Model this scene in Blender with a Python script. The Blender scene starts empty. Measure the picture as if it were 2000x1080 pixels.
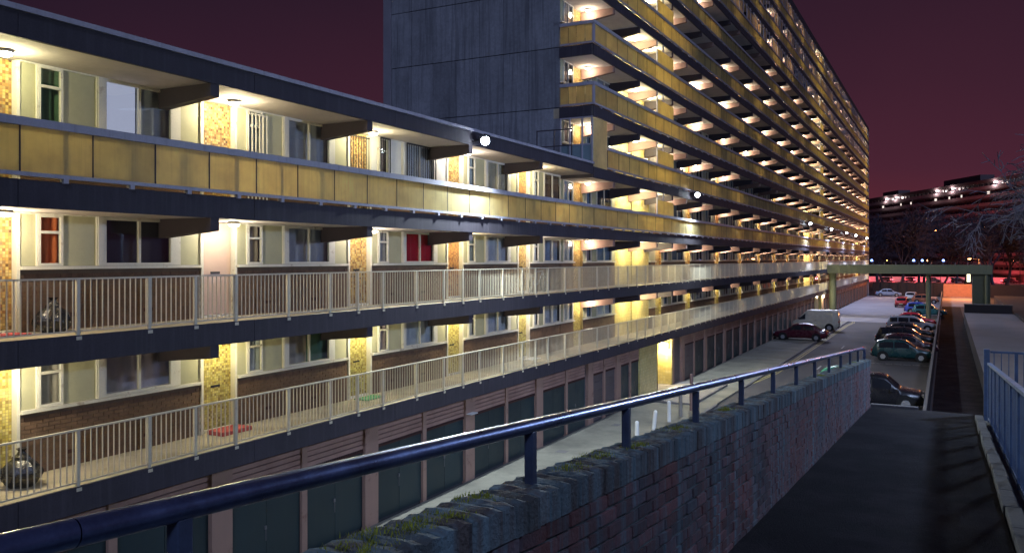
import bpy, math, random
from mathutils import Vector, Matrix

R = math.radians
rnd = random.Random(11)
sc = bpy.context.scene
COL = sc.collection

# ------------------------------------------------------------------ camera
CAM_Z = 7.08
cam_d = bpy.data.cameras.new("camera")
cam = bpy.data.objects.new("camera", cam_d)
COL.objects.link(cam)
cam.location = (0, 0, CAM_Z)
cam.rotation_euler = (R(90), 0, R(27.63))
cam_d.sensor_width = 36.0
cam_d.lens = 29.2
cam_d.shift_y = -0.0175
cam_d.clip_start = 0.05
cam_d.clip_end = 4000
sc.camera = cam

# ------------------------------------------------------------------ night sky (city glow)
world = bpy.data.worlds.new("World")
sc.world = world
world.use_nodes = True
wn, wl = world.node_tree.nodes, world.node_tree.links
wn.clear()
w_out = wn.new("ShaderNodeOutputWorld")
w_bg = wn.new("ShaderNodeBackground")
w_tc = wn.new("ShaderNodeTexCoord")
w_sep = wn.new("ShaderNodeSeparateXYZ")
w_ramp = wn.new("ShaderNodeValToRGB")
w_noise = wn.new("ShaderNodeTexNoise")
w_noise.inputs["Scale"].default_value = 2.2
w_noise.inputs["Detail"].default_value = 4
w_add = wn.new("ShaderNodeMath"); w_add.operation = "MULTIPLY_ADD"
wl.new(w_tc.outputs["Generated"], w_sep.inputs[0])
wl.new(w_tc.outputs["Generated"], w_noise.inputs["Vector"])
wl.new(w_noise.outputs["Fac"], w_add.inputs[0])
w_add.inputs[1].default_value = 0.16
w_sub = wn.new("ShaderNodeMath"); w_sub.operation = "SUBTRACT"
wl.new(w_sep.outputs["Z"], w_sub.inputs[0]); w_sub.inputs[1].default_value = 0.08
wl.new(w_sub.outputs[0], w_add.inputs[2])
# glow fades away from the tower: lens vignetting put into the sky colour
w_dot = wn.new("ShaderNodeVectorMath"); w_dot.operation = "DOT_PRODUCT"
wl.new(w_tc.outputs["Generated"], w_dot.inputs[0]); w_dot.inputs[1].default_value = (-0.27, 0.963, 0.0)
w_away = wn.new("ShaderNodeMath"); w_away.operation = "MULTIPLY_ADD"
wl.new(w_dot.outputs["Value"], w_away.inputs[0]); w_away.inputs[1].default_value = -0.42; w_away.inputs[2].default_value = 0.385
w_sum = wn.new("ShaderNodeMath"); w_sum.operation = "ADD"
wl.new(w_add.outputs[0], w_sum.inputs[0]); wl.new(w_away.outputs[0], w_sum.inputs[1])
wl.new(w_sum.outputs[0], w_ramp.inputs[0])
cr = w_ramp.color_ramp
cr.elements[0].position = 0.0; cr.elements[0].color = (0.105, 0.020, 0.030, 1)
cr.elements[1].position = 1.0; cr.elements[1].color = (0.014, 0.009, 0.022, 1)
e = cr.elements.new(0.06); e.color = (0.064, 0.0165, 0.031, 1)
e = cr.elements.new(0.16); e.color = (0.044, 0.0135, 0.0265, 1)
e = cr.elements.new(0.34); e.color = (0.021, 0.0095, 0.0205, 1)
w_bg.inputs["Strength"].default_value = 0.86
wl.new(w_ramp.outputs[0], w_bg.inputs[0])
wl.new(w_bg.outputs[0], w_out.inputs[0])

# added cold fill standing for unseen street lighting: from behind the camera and to the right
sun_d = bpy.data.lights.new("cold_fill", "SUN")
sun = bpy.data.objects.new("cold_fill", sun_d)
COL.objects.link(sun)
sun_d.energy = 0.66
sun_d.color = (0.50, 0.62, 1.0)
sun_d.angle = R(10)
_dir = Vector((-0.42, 0.66, -0.62)).normalized()
sun.rotation_euler = _dir.to_track_quat("-Z", "Y").to_euler()

sc.view_settings.view_transform = "Standard"
sc.view_settings.look = "None"
sc.view_settings.exposure = 0.28
sc.view_settings.gamma = 1.0
sc.view_settings.use_curve_mapping = False
sc.render.engine = "CYCLES"
sc.cycles.use_denoising = True
sc.cycles.max_bounces = 5
sc.cycles.diffuse_bounces = 3
sc.cycles.glossy_bounces = 3
sc.cycles.transmission_bounces = 4
sc.cycles.transparent_max_bounces = 10
sc.cycles.sample_clamp_indirect = 4.0
sc.cycles.caustics_reflective = False
sc.cycles.caustics_refractive = False
sc.cycles.use_light_tree = True

# ------------------------------------------------------------------ materials
MATS = {}

def node_mat(name):
    m = bpy.data.materials.new(name)
    m.use_nodes = True
    nt = m.node_tree
    nt.nodes.clear()
    out = nt.nodes.new("ShaderNodeOutputMaterial")
    MATS[name] = m
    return m, nt, out

def N(nt, t, **kw):
    n = nt.nodes.new(t)
    for k, v in kw.items():
        setattr(n, k, v)
    return n

def coords(nt, space):
    if space == "world":
        return N(nt, "ShaderNodeNewGeometry").outputs["Position"]
    return N(nt, "ShaderNodeTexCoord").outputs["Object"]

def mixc(nt, fac, a, b, blend="MIX"):
    n = N(nt, "ShaderNodeMix", data_type="RGBA", blend_type=blend)
    for sock, v in ((n.inputs[0], fac), (n.inputs[6], a), (n.inputs[7], b)):
        if isinstance(v, (int, float)):
            sock.default_value = v
        elif isinstance(v, tuple):
            sock.default_value = (*v, 1) if len(v) == 3 else v
        else:
            nt.links.new(v, sock)
    return n.outputs[2]

def ramp(nt, fac, stops):
    n = N(nt, "ShaderNodeValToRGB")
    els = n.color_ramp.elements
    while len(els) < len(stops):
        els.new(0.5)
    for e_, (p, c) in zip(els, stops):
        e_.position = p
        e_.color = (*c, 1) if isinstance(c, tuple) else (c, c, c, 1)
    nt.links.new(fac, n.inputs[0])
    return n.outputs[0]

def noise(nt, vec, scale, detail=4, rough=0.6, stretch=None):
    if stretch:
        mp = N(nt, "ShaderNodeMapping")
        mp.inputs["Scale"].default_value = stretch
        nt.links.new(vec, mp.inputs[0]); vec = mp.outputs[0]
    n = N(nt, "ShaderNodeTexNoise")
    n.inputs["Scale"].default_value = scale
    n.inputs["Detail"].default_value = detail
    n.inputs["Roughness"].default_value = rough
    nt.links.new(vec, n.inputs["Vector"])
    return n.outputs["Fac"]

def surf(name, col, rough=0.7, var=0.25, scale=3.0, fine=40.0, bump=0.15, space="world", metal=0.0,
         dirt=None, dirt_scale=0.8, dirt_amt=0.5, streak=None, rand=0.0, spec=0.4, stops=(0.45, 0.7), st=(0.5, 0.75, 0.55), coat=0.0):
    """plain procedural surface: two noises vary the colour, an optional dirt / streak colour, a noise bump"""
    m, nt, out = node_mat(name)
    v = coords(nt, space)
    p = N(nt, "ShaderNodeBsdfPrincipled")
    big = noise(nt, v, scale, 5)
    fin = noise(nt, v, fine, 3)
    lo = tuple(c * (1 - var) for c in col); hi = tuple(min(1, c * (1 + var)) for c in col)
    c = ramp(nt, big, [(0.3, lo), (0.7, hi)])
    c = mixc(nt, 0.35, c, ramp(nt, fin, [(0.35, lo), (0.65, hi)]))
    if dirt:
        d = noise(nt, v, dirt_scale, 6, 0.7)
        k = ramp(nt, d, [(stops[0], 0.0), (stops[1], dirt_amt)])
        c = mixc(nt, k, c, dirt)
    if streak:
        d = noise(nt, v, 1.0, 4, 0.6, stretch=(9, 9, 0.35))
        k = ramp(nt, d, [(st[0], 0.0), (st[1], st[2])])
        c = mixc(nt, k, c, streak)
    if rand:
        oi = N(nt, "ShaderNodeObjectInfo")
        mr = N(nt, "ShaderNodeMapRange")
        mr.inputs["To Min"].default_value = 1 - rand; mr.inputs["To Max"].default_value = 1 + rand
        nt.links.new(oi.outputs["Random"], mr.inputs[0])
        vm = N(nt, "ShaderNodeVectorMath", operation="SCALE")
        nt.links.new(c, vm.inputs[0]); nt.links.new(mr.outputs[0], vm.inputs["Scale"])
        c = vm.outputs[0]
    nt.links.new(c, p.inputs["Base Color"])
    rr = ramp(nt, big, [(0.3, max(0.02, rough - 0.1)), (0.7, min(1, rough + 0.1))])
    nt.links.new(rr, p.inputs["Roughness"])
    p.inputs["Metallic"].default_value = metal
    p.inputs["Coat Weight"].default_value = coat
    p.inputs["Coat Roughness"].default_value = 0.16
    p.inputs["Specular IOR Level"].default_value = spec
    if bump:
        b = N(nt, "ShaderNodeBump")
        b.inputs["Strength"].default_value = bump
        b.inputs["Distance"].default_value = 0.02
        nt.links.new(fin, b.inputs["Height"])
        nt.links.new(b.outputs[0], p.inputs["Normal"])
    nt.links.new(p.outputs[0], out.inputs[0])
    return m

def emit(name, col, strength):
    m, nt, out = node_mat(name)
    e_ = N(nt, "ShaderNodeEmission")
    e_.inputs[0].default_value = (*col, 1); e_.inputs[1].default_value = strength
    nt.links.new(e_.outputs[0], out.inputs[0])
    m.cycles.emission_sampling = "NONE"
    return m

def translucent(name, col, amt=0.55, rand=0.12):
    """coloured wired-glass / plastic sheet that glows when lit from behind"""
    m, nt, out = node_mat(name)
    v = coords(nt, "world")
    big = noise(nt, v, 1.3, 5)
    st = noise(nt, v, 1.0, 4, 0.6, stretch=(14, 14, 0.5))
    c = ramp(nt, big, [(0.3, tuple(x * 0.8 for x in col)), (0.7, tuple(min(1, x * 1.12) for x in col))])
    c = mixc(nt, ramp(nt, st, [(0.48, 0.0), (0.74, 0.30)]), c, tuple(x * 0.55 for x in col))
    gr = noise(nt, v, 3.2, 6, 0.7)
    c = mixc(nt, ramp(nt, gr, [(0.58, 0.0), (0.74, 0.18)]), c, (0.34, 0.27, 0.16))
    oi = N(nt, "ShaderNodeObjectInfo")
    mr = N(nt, "ShaderNodeMapRange")
    mr.inputs["To Min"].default_value = 1 - rand; mr.inputs["To Max"].default_value = 1 + rand
    nt.links.new(oi.outputs["Random"], mr.inputs[0])
    vm = N(nt, "ShaderNodeVectorMath", operation="SCALE")
    nt.links.new(c, vm.inputs[0]); nt.links.new(mr.outputs[0], vm.inputs["Scale"])
    c = vm.outputs[0]
    d = N(nt, "ShaderNodeBsdfPrincipled"); d.inputs["Roughness"].default_value = 0.45
    t = N(nt, "ShaderNodeBsdfTranslucent")
    nt.links.new(c, d.inputs["Base Color"]); nt.links.new(c, t.inputs[0])
    mx = N(nt, "ShaderNodeMixShader"); mx.inputs[0].default_value = amt
    nt.links.new(d.outputs[0], mx.inputs[1]); nt.links.new(t.outputs[0], mx.inputs[2])
    nt.links.new(mx.outputs[0], out.inputs[0])
    return m

def glass(name, tint, refl=0.03, rough=0.03):
    m, nt, out = node_mat(name)
    t = N(nt, "ShaderNodeBsdfTransparent"); t.inputs[0].default_value = (*tint, 1)
    g = N(nt, "ShaderNodeBsdfGlossy"); g.inputs["Roughness"].default_value = rough
    lw = N(nt, "ShaderNodeLayerWeight"); lw.inputs[0].default_value = 0.45
    ad = N(nt, "ShaderNodeMath", operation="MULTIPLY_ADD"); ad.use_clamp = True
    nt.links.new(lw.outputs["Fresnel"], ad.inputs[0]); ad.inputs[1].default_value = 0.22; ad.inputs[2].default_value = refl
    mx = N(nt, "ShaderNodeMixShader")
    nt.links.new(ad.outputs[0], mx.inputs[0])
    nt.links.new(t.outputs[0], mx.inputs[1]); nt.links.new(g.outputs[0], mx.inputs[2])
    nt.links.new(mx.outputs[0], out.inputs[0])
    return m

def tiles(name, cols, size, grout=(0.2, 0.17, 0.12), gw=0.1, rough=0.3, axes=("Y", "Z"), size2=None):
    """small glazed tiles: random colour for each cell, grout in between"""
    m, nt, out = node_mat(name)
    v = coords(nt, "world")
    s = N(nt, "ShaderNodeSeparateXYZ"); nt.links.new(v, s.inputs[0])
    cells, frs = [], []
    for a, sz in zip(axes, (size, size2 or size)):
        d = N(nt, "ShaderNodeMath", operation="DIVIDE"); nt.links.new(s.outputs[a], d.inputs[0]); d.inputs[1].default_value = sz
        f = N(nt, "ShaderNodeMath", operation="FLOOR"); nt.links.new(d.outputs[0], f.inputs[0])
        q = N(nt, "ShaderNodeMath", operation="FRACT"); nt.links.new(d.outputs[0], q.inputs[0])
        g = N(nt, "ShaderNodeMath", operation="LESS_THAN"); nt.links.new(q.outputs[0], g.inputs[0]); g.inputs[1].default_value = gw
        cells.append(f.outputs[0]); frs.append(g.outputs[0])
    cb = N(nt, "ShaderNodeCombineXYZ"); nt.links.new(cells[0], cb.inputs[0]); nt.links.new(cells[1], cb.inputs[1])
    wnz = N(nt, "ShaderNodeTexWhiteNoise"); nt.links.new(cb.outputs[0], wnz.inputs["Vector"])
    c = ramp(nt, wnz.outputs["Value"], [(i / max(1, len(cols) - 1), cc) for i, cc in enumerate(cols)])
    dn = noise(nt, v, 2.0, 5, 0.7)
    c = mixc(nt, ramp(nt, dn, [(0.5, 0.0), (0.8, 0.5)]), c, tuple(x * 0.35 for x in cols[0]))
    mxg = N(nt, "ShaderNodeMath", operation="MAXIMUM"); nt.links.new(frs[0], mxg.inputs[0]); nt.links.new(frs[1], mxg.inputs[1])
    c = mixc(nt, mxg.outputs[0], c, grout)
    p = N(nt, "ShaderNodeBsdfPrincipled"); p.inputs["Roughness"].default_value = rough
    nt.links.new(c, p.inputs["Base Color"])
    nt.links.new(p.outputs[0], out.inputs[0])
    return m

def bricks_mat(name, a, b, mortar, sx=0.225, sz=0.075, axes=("Y", "Z")):
    m, nt, out = node_mat(name)
    v = coords(nt, "world")
    s = N(nt, "ShaderNodeSeparateXYZ"); nt.links.new(v, s.inputs[0])
    cb = N(nt, "ShaderNodeCombineXYZ")
    nt.links.new(s.outputs[axes[0]], cb.inputs[0]); nt.links.new(s.outputs[axes[1]], cb.inputs[1])
    bt = N(nt, "ShaderNodeTexBrick")
    nt.links.new(cb.outputs[0], bt.inputs["Vector"])
    bt.inputs["Scale"].default_value = 1.0
    bt.inputs["Brick Width"].default_value = sx; bt.inputs["Row Height"].default_value = sz
    bt.inputs["Mortar Size"].default_value = 0.006
    bt.inputs["Color1"].default_value = (*a, 1); bt.inputs["Color2"].default_value = (*b, 1); bt.inputs["Mortar"].default_value = (*mortar, 1)
    n = noise(nt, v, 1.1, 5, 0.7)
    c = mixc(nt, ramp(nt, n, [(0.45, 0.0), (0.8, 0.6)]), bt.outputs["Color"], tuple(x * 0.4 for x in a))
    p = N(nt, "ShaderNodeBsdfPrincipled"); p.inputs["Roughness"].default_value = 0.85
    nt.links.new(c, p.inputs["Base Color"])
    bp = N(nt, "ShaderNodeBump"); bp.inputs["Strength"].default_value = 0.4; bp.inputs["Distance"].default_value = 0.01; bp.invert = True
    nt.links.new(bt.outputs["Fac"], bp.inputs["Height"]); nt.links.new(bp.outputs[0], p.inputs["Normal"])
    nt.links.new(p.outputs[0], out.inputs[0])
    return m

M_FASCIA = surf("dark_fascia", (0.050, 0.044, 0.058), 0.75, 0.3, 1.2, 30, 0.1, dirt=(0.03, 0.028, 0.04), dirt_amt=0.6, streak=(0.085, 0.078, 0.098))
M_TRIM = surf("grey_trim", (0.40, 0.39, 0.46), 0.5, 0.15, 2, 30, 0.05, streak=(0.22, 0.21, 0.25))
M_SOFFIT = surf("soffit_paint", (0.58, 0.53, 0.52), 0.85, 0.1, 0.9, 30, 0.05, dirt=(0.36, 0.33, 0.33), dirt_amt=0.55)
M_DECK = surf("deck_screed", (0.50, 0.43, 0.30), 0.85, 0.2, 1.5, 50, 0.15, dirt=(0.2, 0.17, 0.12), dirt_amt=0.6)
M_BRACKET = surf("bracket_concrete", (0.27, 0.175, 0.155), 0.8, 0.15, 2, 40, 0.1, dirt=(0.17, 0.11, 0.10), dirt_amt=0.5)
M_BRACKET2 = surf("shaded_bracket_dark_trim", (0.055, 0.045, 0.058), 0.7, 0.15, 2, 40, 0.08)  # unlit brackets' shade put into the colour; also joints and dark trim
M_FRAME = surf("white_frame", (0.74, 0.72, 0.66), 0.5, 0.1, 3, 30, 0.05, dirt=(0.30, 0.20, 0.14), dirt_scale=2.6, dirt_amt=0.75, stops=(0.60, 0.72))
M_PALE = surf("pale_panel", (0.50, 0.49, 0.33), 0.55, 0.1, 1.3, 60, 0.1, rand=0.1, dirt=(0.3, 0.29, 0.2), dirt_amt=0.35)
M_WHITE = surf("white_panel", (0.76, 0.76, 0.74), 0.6, 0.08, 1.3, 60, 0.05)
M_PINKDOOR = surf("pink_steel_door", (0.62, 0.46, 0.40), 0.45, 0.06, 1.3, 60, 0.03, dirt=(0.45, 0.28, 0.24), dirt_amt=0.4)
M_BRICK = surf("brown_brick", (0.20, 0.125, 0.085), 0.9, 0.35, 5, 60, 0.25, dirt=(0.1, 0.07, 0.06), dirt_amt=0.5, rand=0.15)
M_MORTAR = surf("mortar", (0.16, 0.12, 0.09), 0.95, 0.2, 5, 60, 0.2)
M_BRICKTEX = bricks_mat("far_brick", (0.22, 0.13, 0.085), (0.15, 0.09, 0.07), (0.17, 0.13, 0.1))
M_MOSAIC = tiles("mosaic_tiles", [(0.28, 0.14, 0.05), (0.55, 0.36, 0.10), (0.60, 0.46, 0.17), (0.36, 0.17, 0.05), (0.09, 0.04, 0.02), (0.62, 0.50, 0.24), (0.20, 0.09, 0.035), (0.50, 0.32, 0.12)], 0.055, (0.25, 0.18, 0.08), 0.12)
M_MOSAICG = tiles("mosaic_green_tiles", [(0.30, 0.22, 0.05), (0.55, 0.47, 0.12), (0.62, 0.55, 0.2), (0.36, 0.32, 0.08), (0.2, 0.13, 0.03), (0.6, 0.55, 0.25)], 0.055, (0.25, 0.2, 0.1), 0.12)
M_MOSAICR = tiles("mosaic_red_tiles", [(0.22, 0.09, 0.04), (0.42, 0.2, 0.07), (0.50, 0.3, 0.1), (0.32, 0.13, 0.05), (0.10, 0.045, 0.03)], 0.055, (0.2, 0.12, 0.07), 0.12)
M_YTILE = tiles("yellow_wall_tiles", [(0.74, 0.61, 0.24), (0.80, 0.67, 0.28), (0.68, 0.55, 0.19), (0.82, 0.71, 0.34)], 0.15, (0.46, 0.36, 0.14), 0.06, size2=0.15)
M_YTILEX = tiles("yellow_side_tiles", [(0.66, 0.52, 0.16), (0.72, 0.58, 0.2), (0.6, 0.46, 0.12), (0.74, 0.62, 0.25)], 0.15, (0.46, 0.36, 0.14), 0.06, axes=("X", "Z"))
M_RAIL = surf("cream_rail_paint", (0.70, 0.64, 0.48), 0.45, 0.12, 3, 40, 0.05, dirt=(0.35, 0.25, 0.15), dirt_scale=3, dirt_amt=0.4)
M_YELLOW = translucent("yellow_sheet", (0.93, 0.79, 0.43), 0.72, 0.14)
M_PALEGLASS = translucent("pale_sheet", (0.86, 0.80, 0.56), 0.75)
M_SCREEN = translucent("wired_screen", (0.80, 0.66, 0.48), 0.75, 0.3)
M_GLASS = glass("window_glass", (0.94, 0.96, 0.97), 0.02)
M_GARAGE = surf("garage_green", (0.020, 0.042, 0.050), 0.4, 0.12, 1.4, 40, 0.04, rand=0.15, streak=(0.03, 0.045, 0.05))
M_GARGREY = surf("garage_grey", (0.12, 0.10, 0.105), 0.5, 0.12, 1.4, 40, 0.04, rand=0.1)
M_PIER = surf("pink_pier_paint", (0.40, 0.255, 0.20), 0.75, 0.1, 2, 50, 0.08, dirt=(0.16, 0.07, 0.05), dirt_scale=2.2, dirt_amt=0.8, stops=(0.58, 0.72))
M_BOARD = surf("pink_board_paint", (0.46, 0.285, 0.235), 0.75, 0.12, 2, 50, 0.08, dirt=(0.24, 0.11, 0.09), dirt_amt=0.5)
M_HOLE = surf("vent_hole", (0.08, 0.035, 0.03), 0.9, 0.1, 2, 50, 0)
M_CLAD = surf("exposed_aggregate", (0.235, 0.245, 0.275), 0.95, 0.25, 1.0, 9, 0.6, streak=(0.12, 0.125, 0.145), st=(0.46, 0.68, 0.75), rand=0.15)
M_CLADEDGE = surf("gable_edge", (0.24, 0.23, 0.27), 0.9, 0.15, 1.0, 30, 0.2)
M_CORE = surf("building_core", (0.09, 0.09, 0.10), 0.9, 0.2, 0.5, 20, 0)
M_LAMPBODY = surf("lamp_body", (0.55, 0.53, 0.5), 0.5, 0.1, 8, 40, 0)
M_LAMP = emit("lamp_diffuser", (1.0, 0.86, 0.58), 22.0)
M_FLOOD = emit("flood_lens", (0.82, 0.93, 1.0), 60.0)
M_BLACK = surf("black_metal", (0.018, 0.018, 0.024), 0.45, 0.2, 6, 60, 0.05)
M_ASPHALT = surf("asphalt", (0.085, 0.08, 0.085), 0.85, 0.25, 0.25, 60, 0.3, dirt=(0.05, 0.047, 0.05), dirt_scale=0.35, dirt_amt=0.7)
M_CONCRETE_ROAD = surf("pale_concrete_road", (0.28, 0.27, 0.30), 0.85, 0.15, 0.2, 50, 0.2, dirt=(0.16, 0.15, 0.17), dirt_scale=0.3, dirt_amt=0.6)
M_APRON = surf("apron_concrete", (0.27, 0.26, 0.21), 0.9, 0.22, 0.6, 45, 0.35, dirt=(0.12, 0.115, 0.10), dirt_scale=0.5, dirt_amt=0.75)
M_PAVE = surf("pavement", (0.30, 0.28, 0.26), 0.9, 0.15, 0.6, 45, 0.25, dirt=(0.16, 0.15, 0.14), dirt_amt=0.5)
M_KERB = surf("kerb_stone", (0.20, 0.19, 0.19), 0.85, 0.2, 1.5, 45, 0.25, rand=0.15)
M_YLINE = surf("yellow_line", (0.55, 0.45, 0.16), 0.7, 0.2, 3, 40, 0.1, dirt=(0.1, 0.09, 0.08), dirt_scale=5, dirt_amt=0.8)
M_WLINE = surf("white_line", (0.6, 0.6, 0.6), 0.7, 0.2, 3, 40, 0.1, dirt=(0.1, 0.09, 0.08), dirt_scale=4, dirt_amt=0.9, stops=(0.4, 0.65))
M_GROUND = surf("far_ground", (0.05, 0.048, 0.05), 0.95, 0.3, 0.1, 20, 0)
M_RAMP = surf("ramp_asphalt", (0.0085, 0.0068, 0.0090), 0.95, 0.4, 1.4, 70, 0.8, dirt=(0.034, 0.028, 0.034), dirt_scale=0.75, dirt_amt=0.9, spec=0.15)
M_RAMPCONC = surf("ramp_concrete", (0.15, 0.15, 0.15), 0.9, 0.3, 1.2, 45, 0.5, dirt=(0.05, 0.05, 0.06), dirt_scale=2.0, dirt_amt=0.7)
M_RBRICK = surf("ramp_brick", (0.17, 0.065, 0.062), 0.85, 0.4, 4, 55, 0.35, rand=0.4, dirt=(0.05, 0.075, 0.10), dirt_scale=1.3, dirt_amt=0.8, stops=(0.42, 0.64), streak=(0.11, 0.20, 0.24), st=(0.5, 0.66, 0.8))  # teal in dirt and streaks: staining, plus blue-teal light put into the colour
M_COPING = surf("coping_brick", (0.105, 0.092, 0.088), 0.95, 0.4, 7, 55, 0.7, rand=0.3, dirt=(0.14, 0.22, 0.24), dirt_scale=2.2, dirt_amt=0.75, streak=(0.17, 0.28, 0.33), st=(0.42, 0.65, 0.85))  # teal here is part staining, part blue-teal light painted in
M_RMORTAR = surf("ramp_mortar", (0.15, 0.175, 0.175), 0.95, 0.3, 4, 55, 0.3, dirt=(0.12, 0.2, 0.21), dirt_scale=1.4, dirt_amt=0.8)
M_MOSS = surf("moss", (0.30, 0.34, 0.04), 0.95, 0.45, 14, 90, 0.4)
M_HANDRAIL = surf("blue_handrail_paint", (0.13, 0.18, 0.36), 0.33, 0.2, 5, 90, 0.05, spec=0.8, metal=0.75, coat=0.5, dirt=(0.05, 0.05, 0.08), dirt_scale=9, dirt_amt=0.5)
M_RAILPOST = surf("moonlit_post_paint", (0.06, 0.085, 0.15), 0.4, 0.2, 5, 90, 0.06, dirt=(0.04, 0.04, 0.06), dirt_scale=9, dirt_amt=0.5)  # cold light on the posts is put into this lighter blue
M_FENCE = surf("blue_fence_paint", (0.095, 0.16, 0.29), 0.45, 0.15, 5, 60, 0.06, dirt=(0.06, 0.06, 0.09), dirt_scale=6, dirt_amt=0.5)
M_PODIUM = surf("podium_paving", (0.21, 0.20, 0.215), 0.85, 0.12, 0.5, 40, 0.2, dirt=(0.14, 0.135, 0.15), dirt_scale=0.4, dirt_amt=0.6)
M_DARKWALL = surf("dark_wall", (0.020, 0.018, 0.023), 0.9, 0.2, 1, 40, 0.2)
M_WALLCAP = surf("wall_cap", (0.13, 0.125, 0.13), 0.85, 0.2, 1, 40, 0.2)
M_BRIDGE = surf("green_bridge_paint", (0.15, 0.17, 0.11), 0.6, 0.12, 0.7, 40, 0.06, streak=(0.11, 0.13, 0.09))
M_BARK = surf("bark", (0.085, 0.075, 0.11), 0.95, 0.3, 8, 40, 0.3)
M_BARKNEAR = surf("pale_bark", (0.19, 0.185, 0.22), 0.95, 0.3, 8, 40, 0.3)
M_TYRE = surf("tyre", (0.012, 0.012, 0.013), 0.9, 0.1, 8, 40, 0)
M_RIM = surf("wheel_rim", (0.45, 0.45, 0.47), 0.35, 0.1, 8, 40, 0, metal=0.6)
M_CARGLASS = surf("car_glass", (0.015, 0.018, 0.024), 0.06, 0.1, 2, 20, 0, spec=0.9)
M_TAIL = surf("tail_lens", (0.45, 0.02, 0.02), 0.2, 0.1, 8, 40, 0, spec=0.8)
M_HEAD = surf("head_lens", (0.65, 0.66, 0.7), 0.1, 0.05, 8, 40, 0, spec=0.8)
M_PLATE = surf("number_plate", (0.6, 0.55, 0.3), 0.5, 0.05, 8, 40, 0)
M_TAILON = emit("tail_lens_lit", (1.0, 0.05, 0.06), 14.0)
M_SODIUM = emit("sodium_lamp", (1.0, 0.36, 0.12), 26.0)
M_BLUELAMP = emit("blue_lamp", (0.18, 0.35, 1.0), 10.0)
M_WARMWIN = emit("lit_window", (0.95, 0.8, 0.72), 1.1)
M_DOORLIT = emit("lit_doorway", (1.0, 0.84, 0.55), 2.6)
M_FARWALL = surf("far_block_concrete", (0.42, 0.33, 0.37), 0.9, 0.2, 0.15, 10, 0)
M_FARBAND = surf("far_block_band", (0.14, 0.105, 0.12), 0.9, 0.2, 0.15, 10, 0)
M_FARGLASS = surf("far_block_glass", (0.04, 0.035, 0.05), 0.2, 0.2, 0.3, 10, 0)
M_BARRIER = surf("glow_barrier_pale", (0.6, 0.58, 0.56), 0.9, 0.1, 0.3, 10, 0)
M_BAG = surf("bin_bag_plastic", (0.012, 0.012, 0.015), 0.22, 0.2, 12, 30, 0.5, spec=0.7)
M_MATRED = surf("red_mat", (0.45, 0.09, 0.08), 0.95, 0.2, 8, 80, 0.3)
M_MATGREEN = surf("green_mat", (0.10, 0.30, 0.13), 0.95, 0.2, 8, 80, 0.3)
M_TEAL = surf("teal_panel", (0.20, 0.28, 0.31), 0.5, 0.1, 2, 40, 0.03)

def cloth(name, col):
    return surf(name, col, 0.95, 0.15, 3, 50, 0.1)
M_CURTAINS = {
    "brown": cloth("brown_curtain", (0.30, 0.19, 0.11)), "cream": cloth("cream_curtain", (0.66, 0.58, 0.42)),
    "net": cloth("net_curtain", (0.68, 0.72, 0.78)), "dark": cloth("dark_room", (0.05, 0.055, 0.085)),
    "red": cloth("red_curtain", (0.62, 0.015, 0.03)), "orange": cloth("orange_curtain", (0.75, 0.20, 0.07)),
    "white": cloth("white_blind", (0.62, 0.64, 0.74)), "beige": cloth("beige_curtain", (0.55, 0.47, 0.39)),
    "green": cloth("green_curtain", (0.11, 0.22, 0.13)), "grey": cloth("grey_curtain", (0.50, 0.53, 0.60)),
    "plum": cloth("plum_curtain", (0.48, 0.38, 0.42)), "blue": cloth("blue_curtain", (0.30, 0.40, 0.54)),
}

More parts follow.
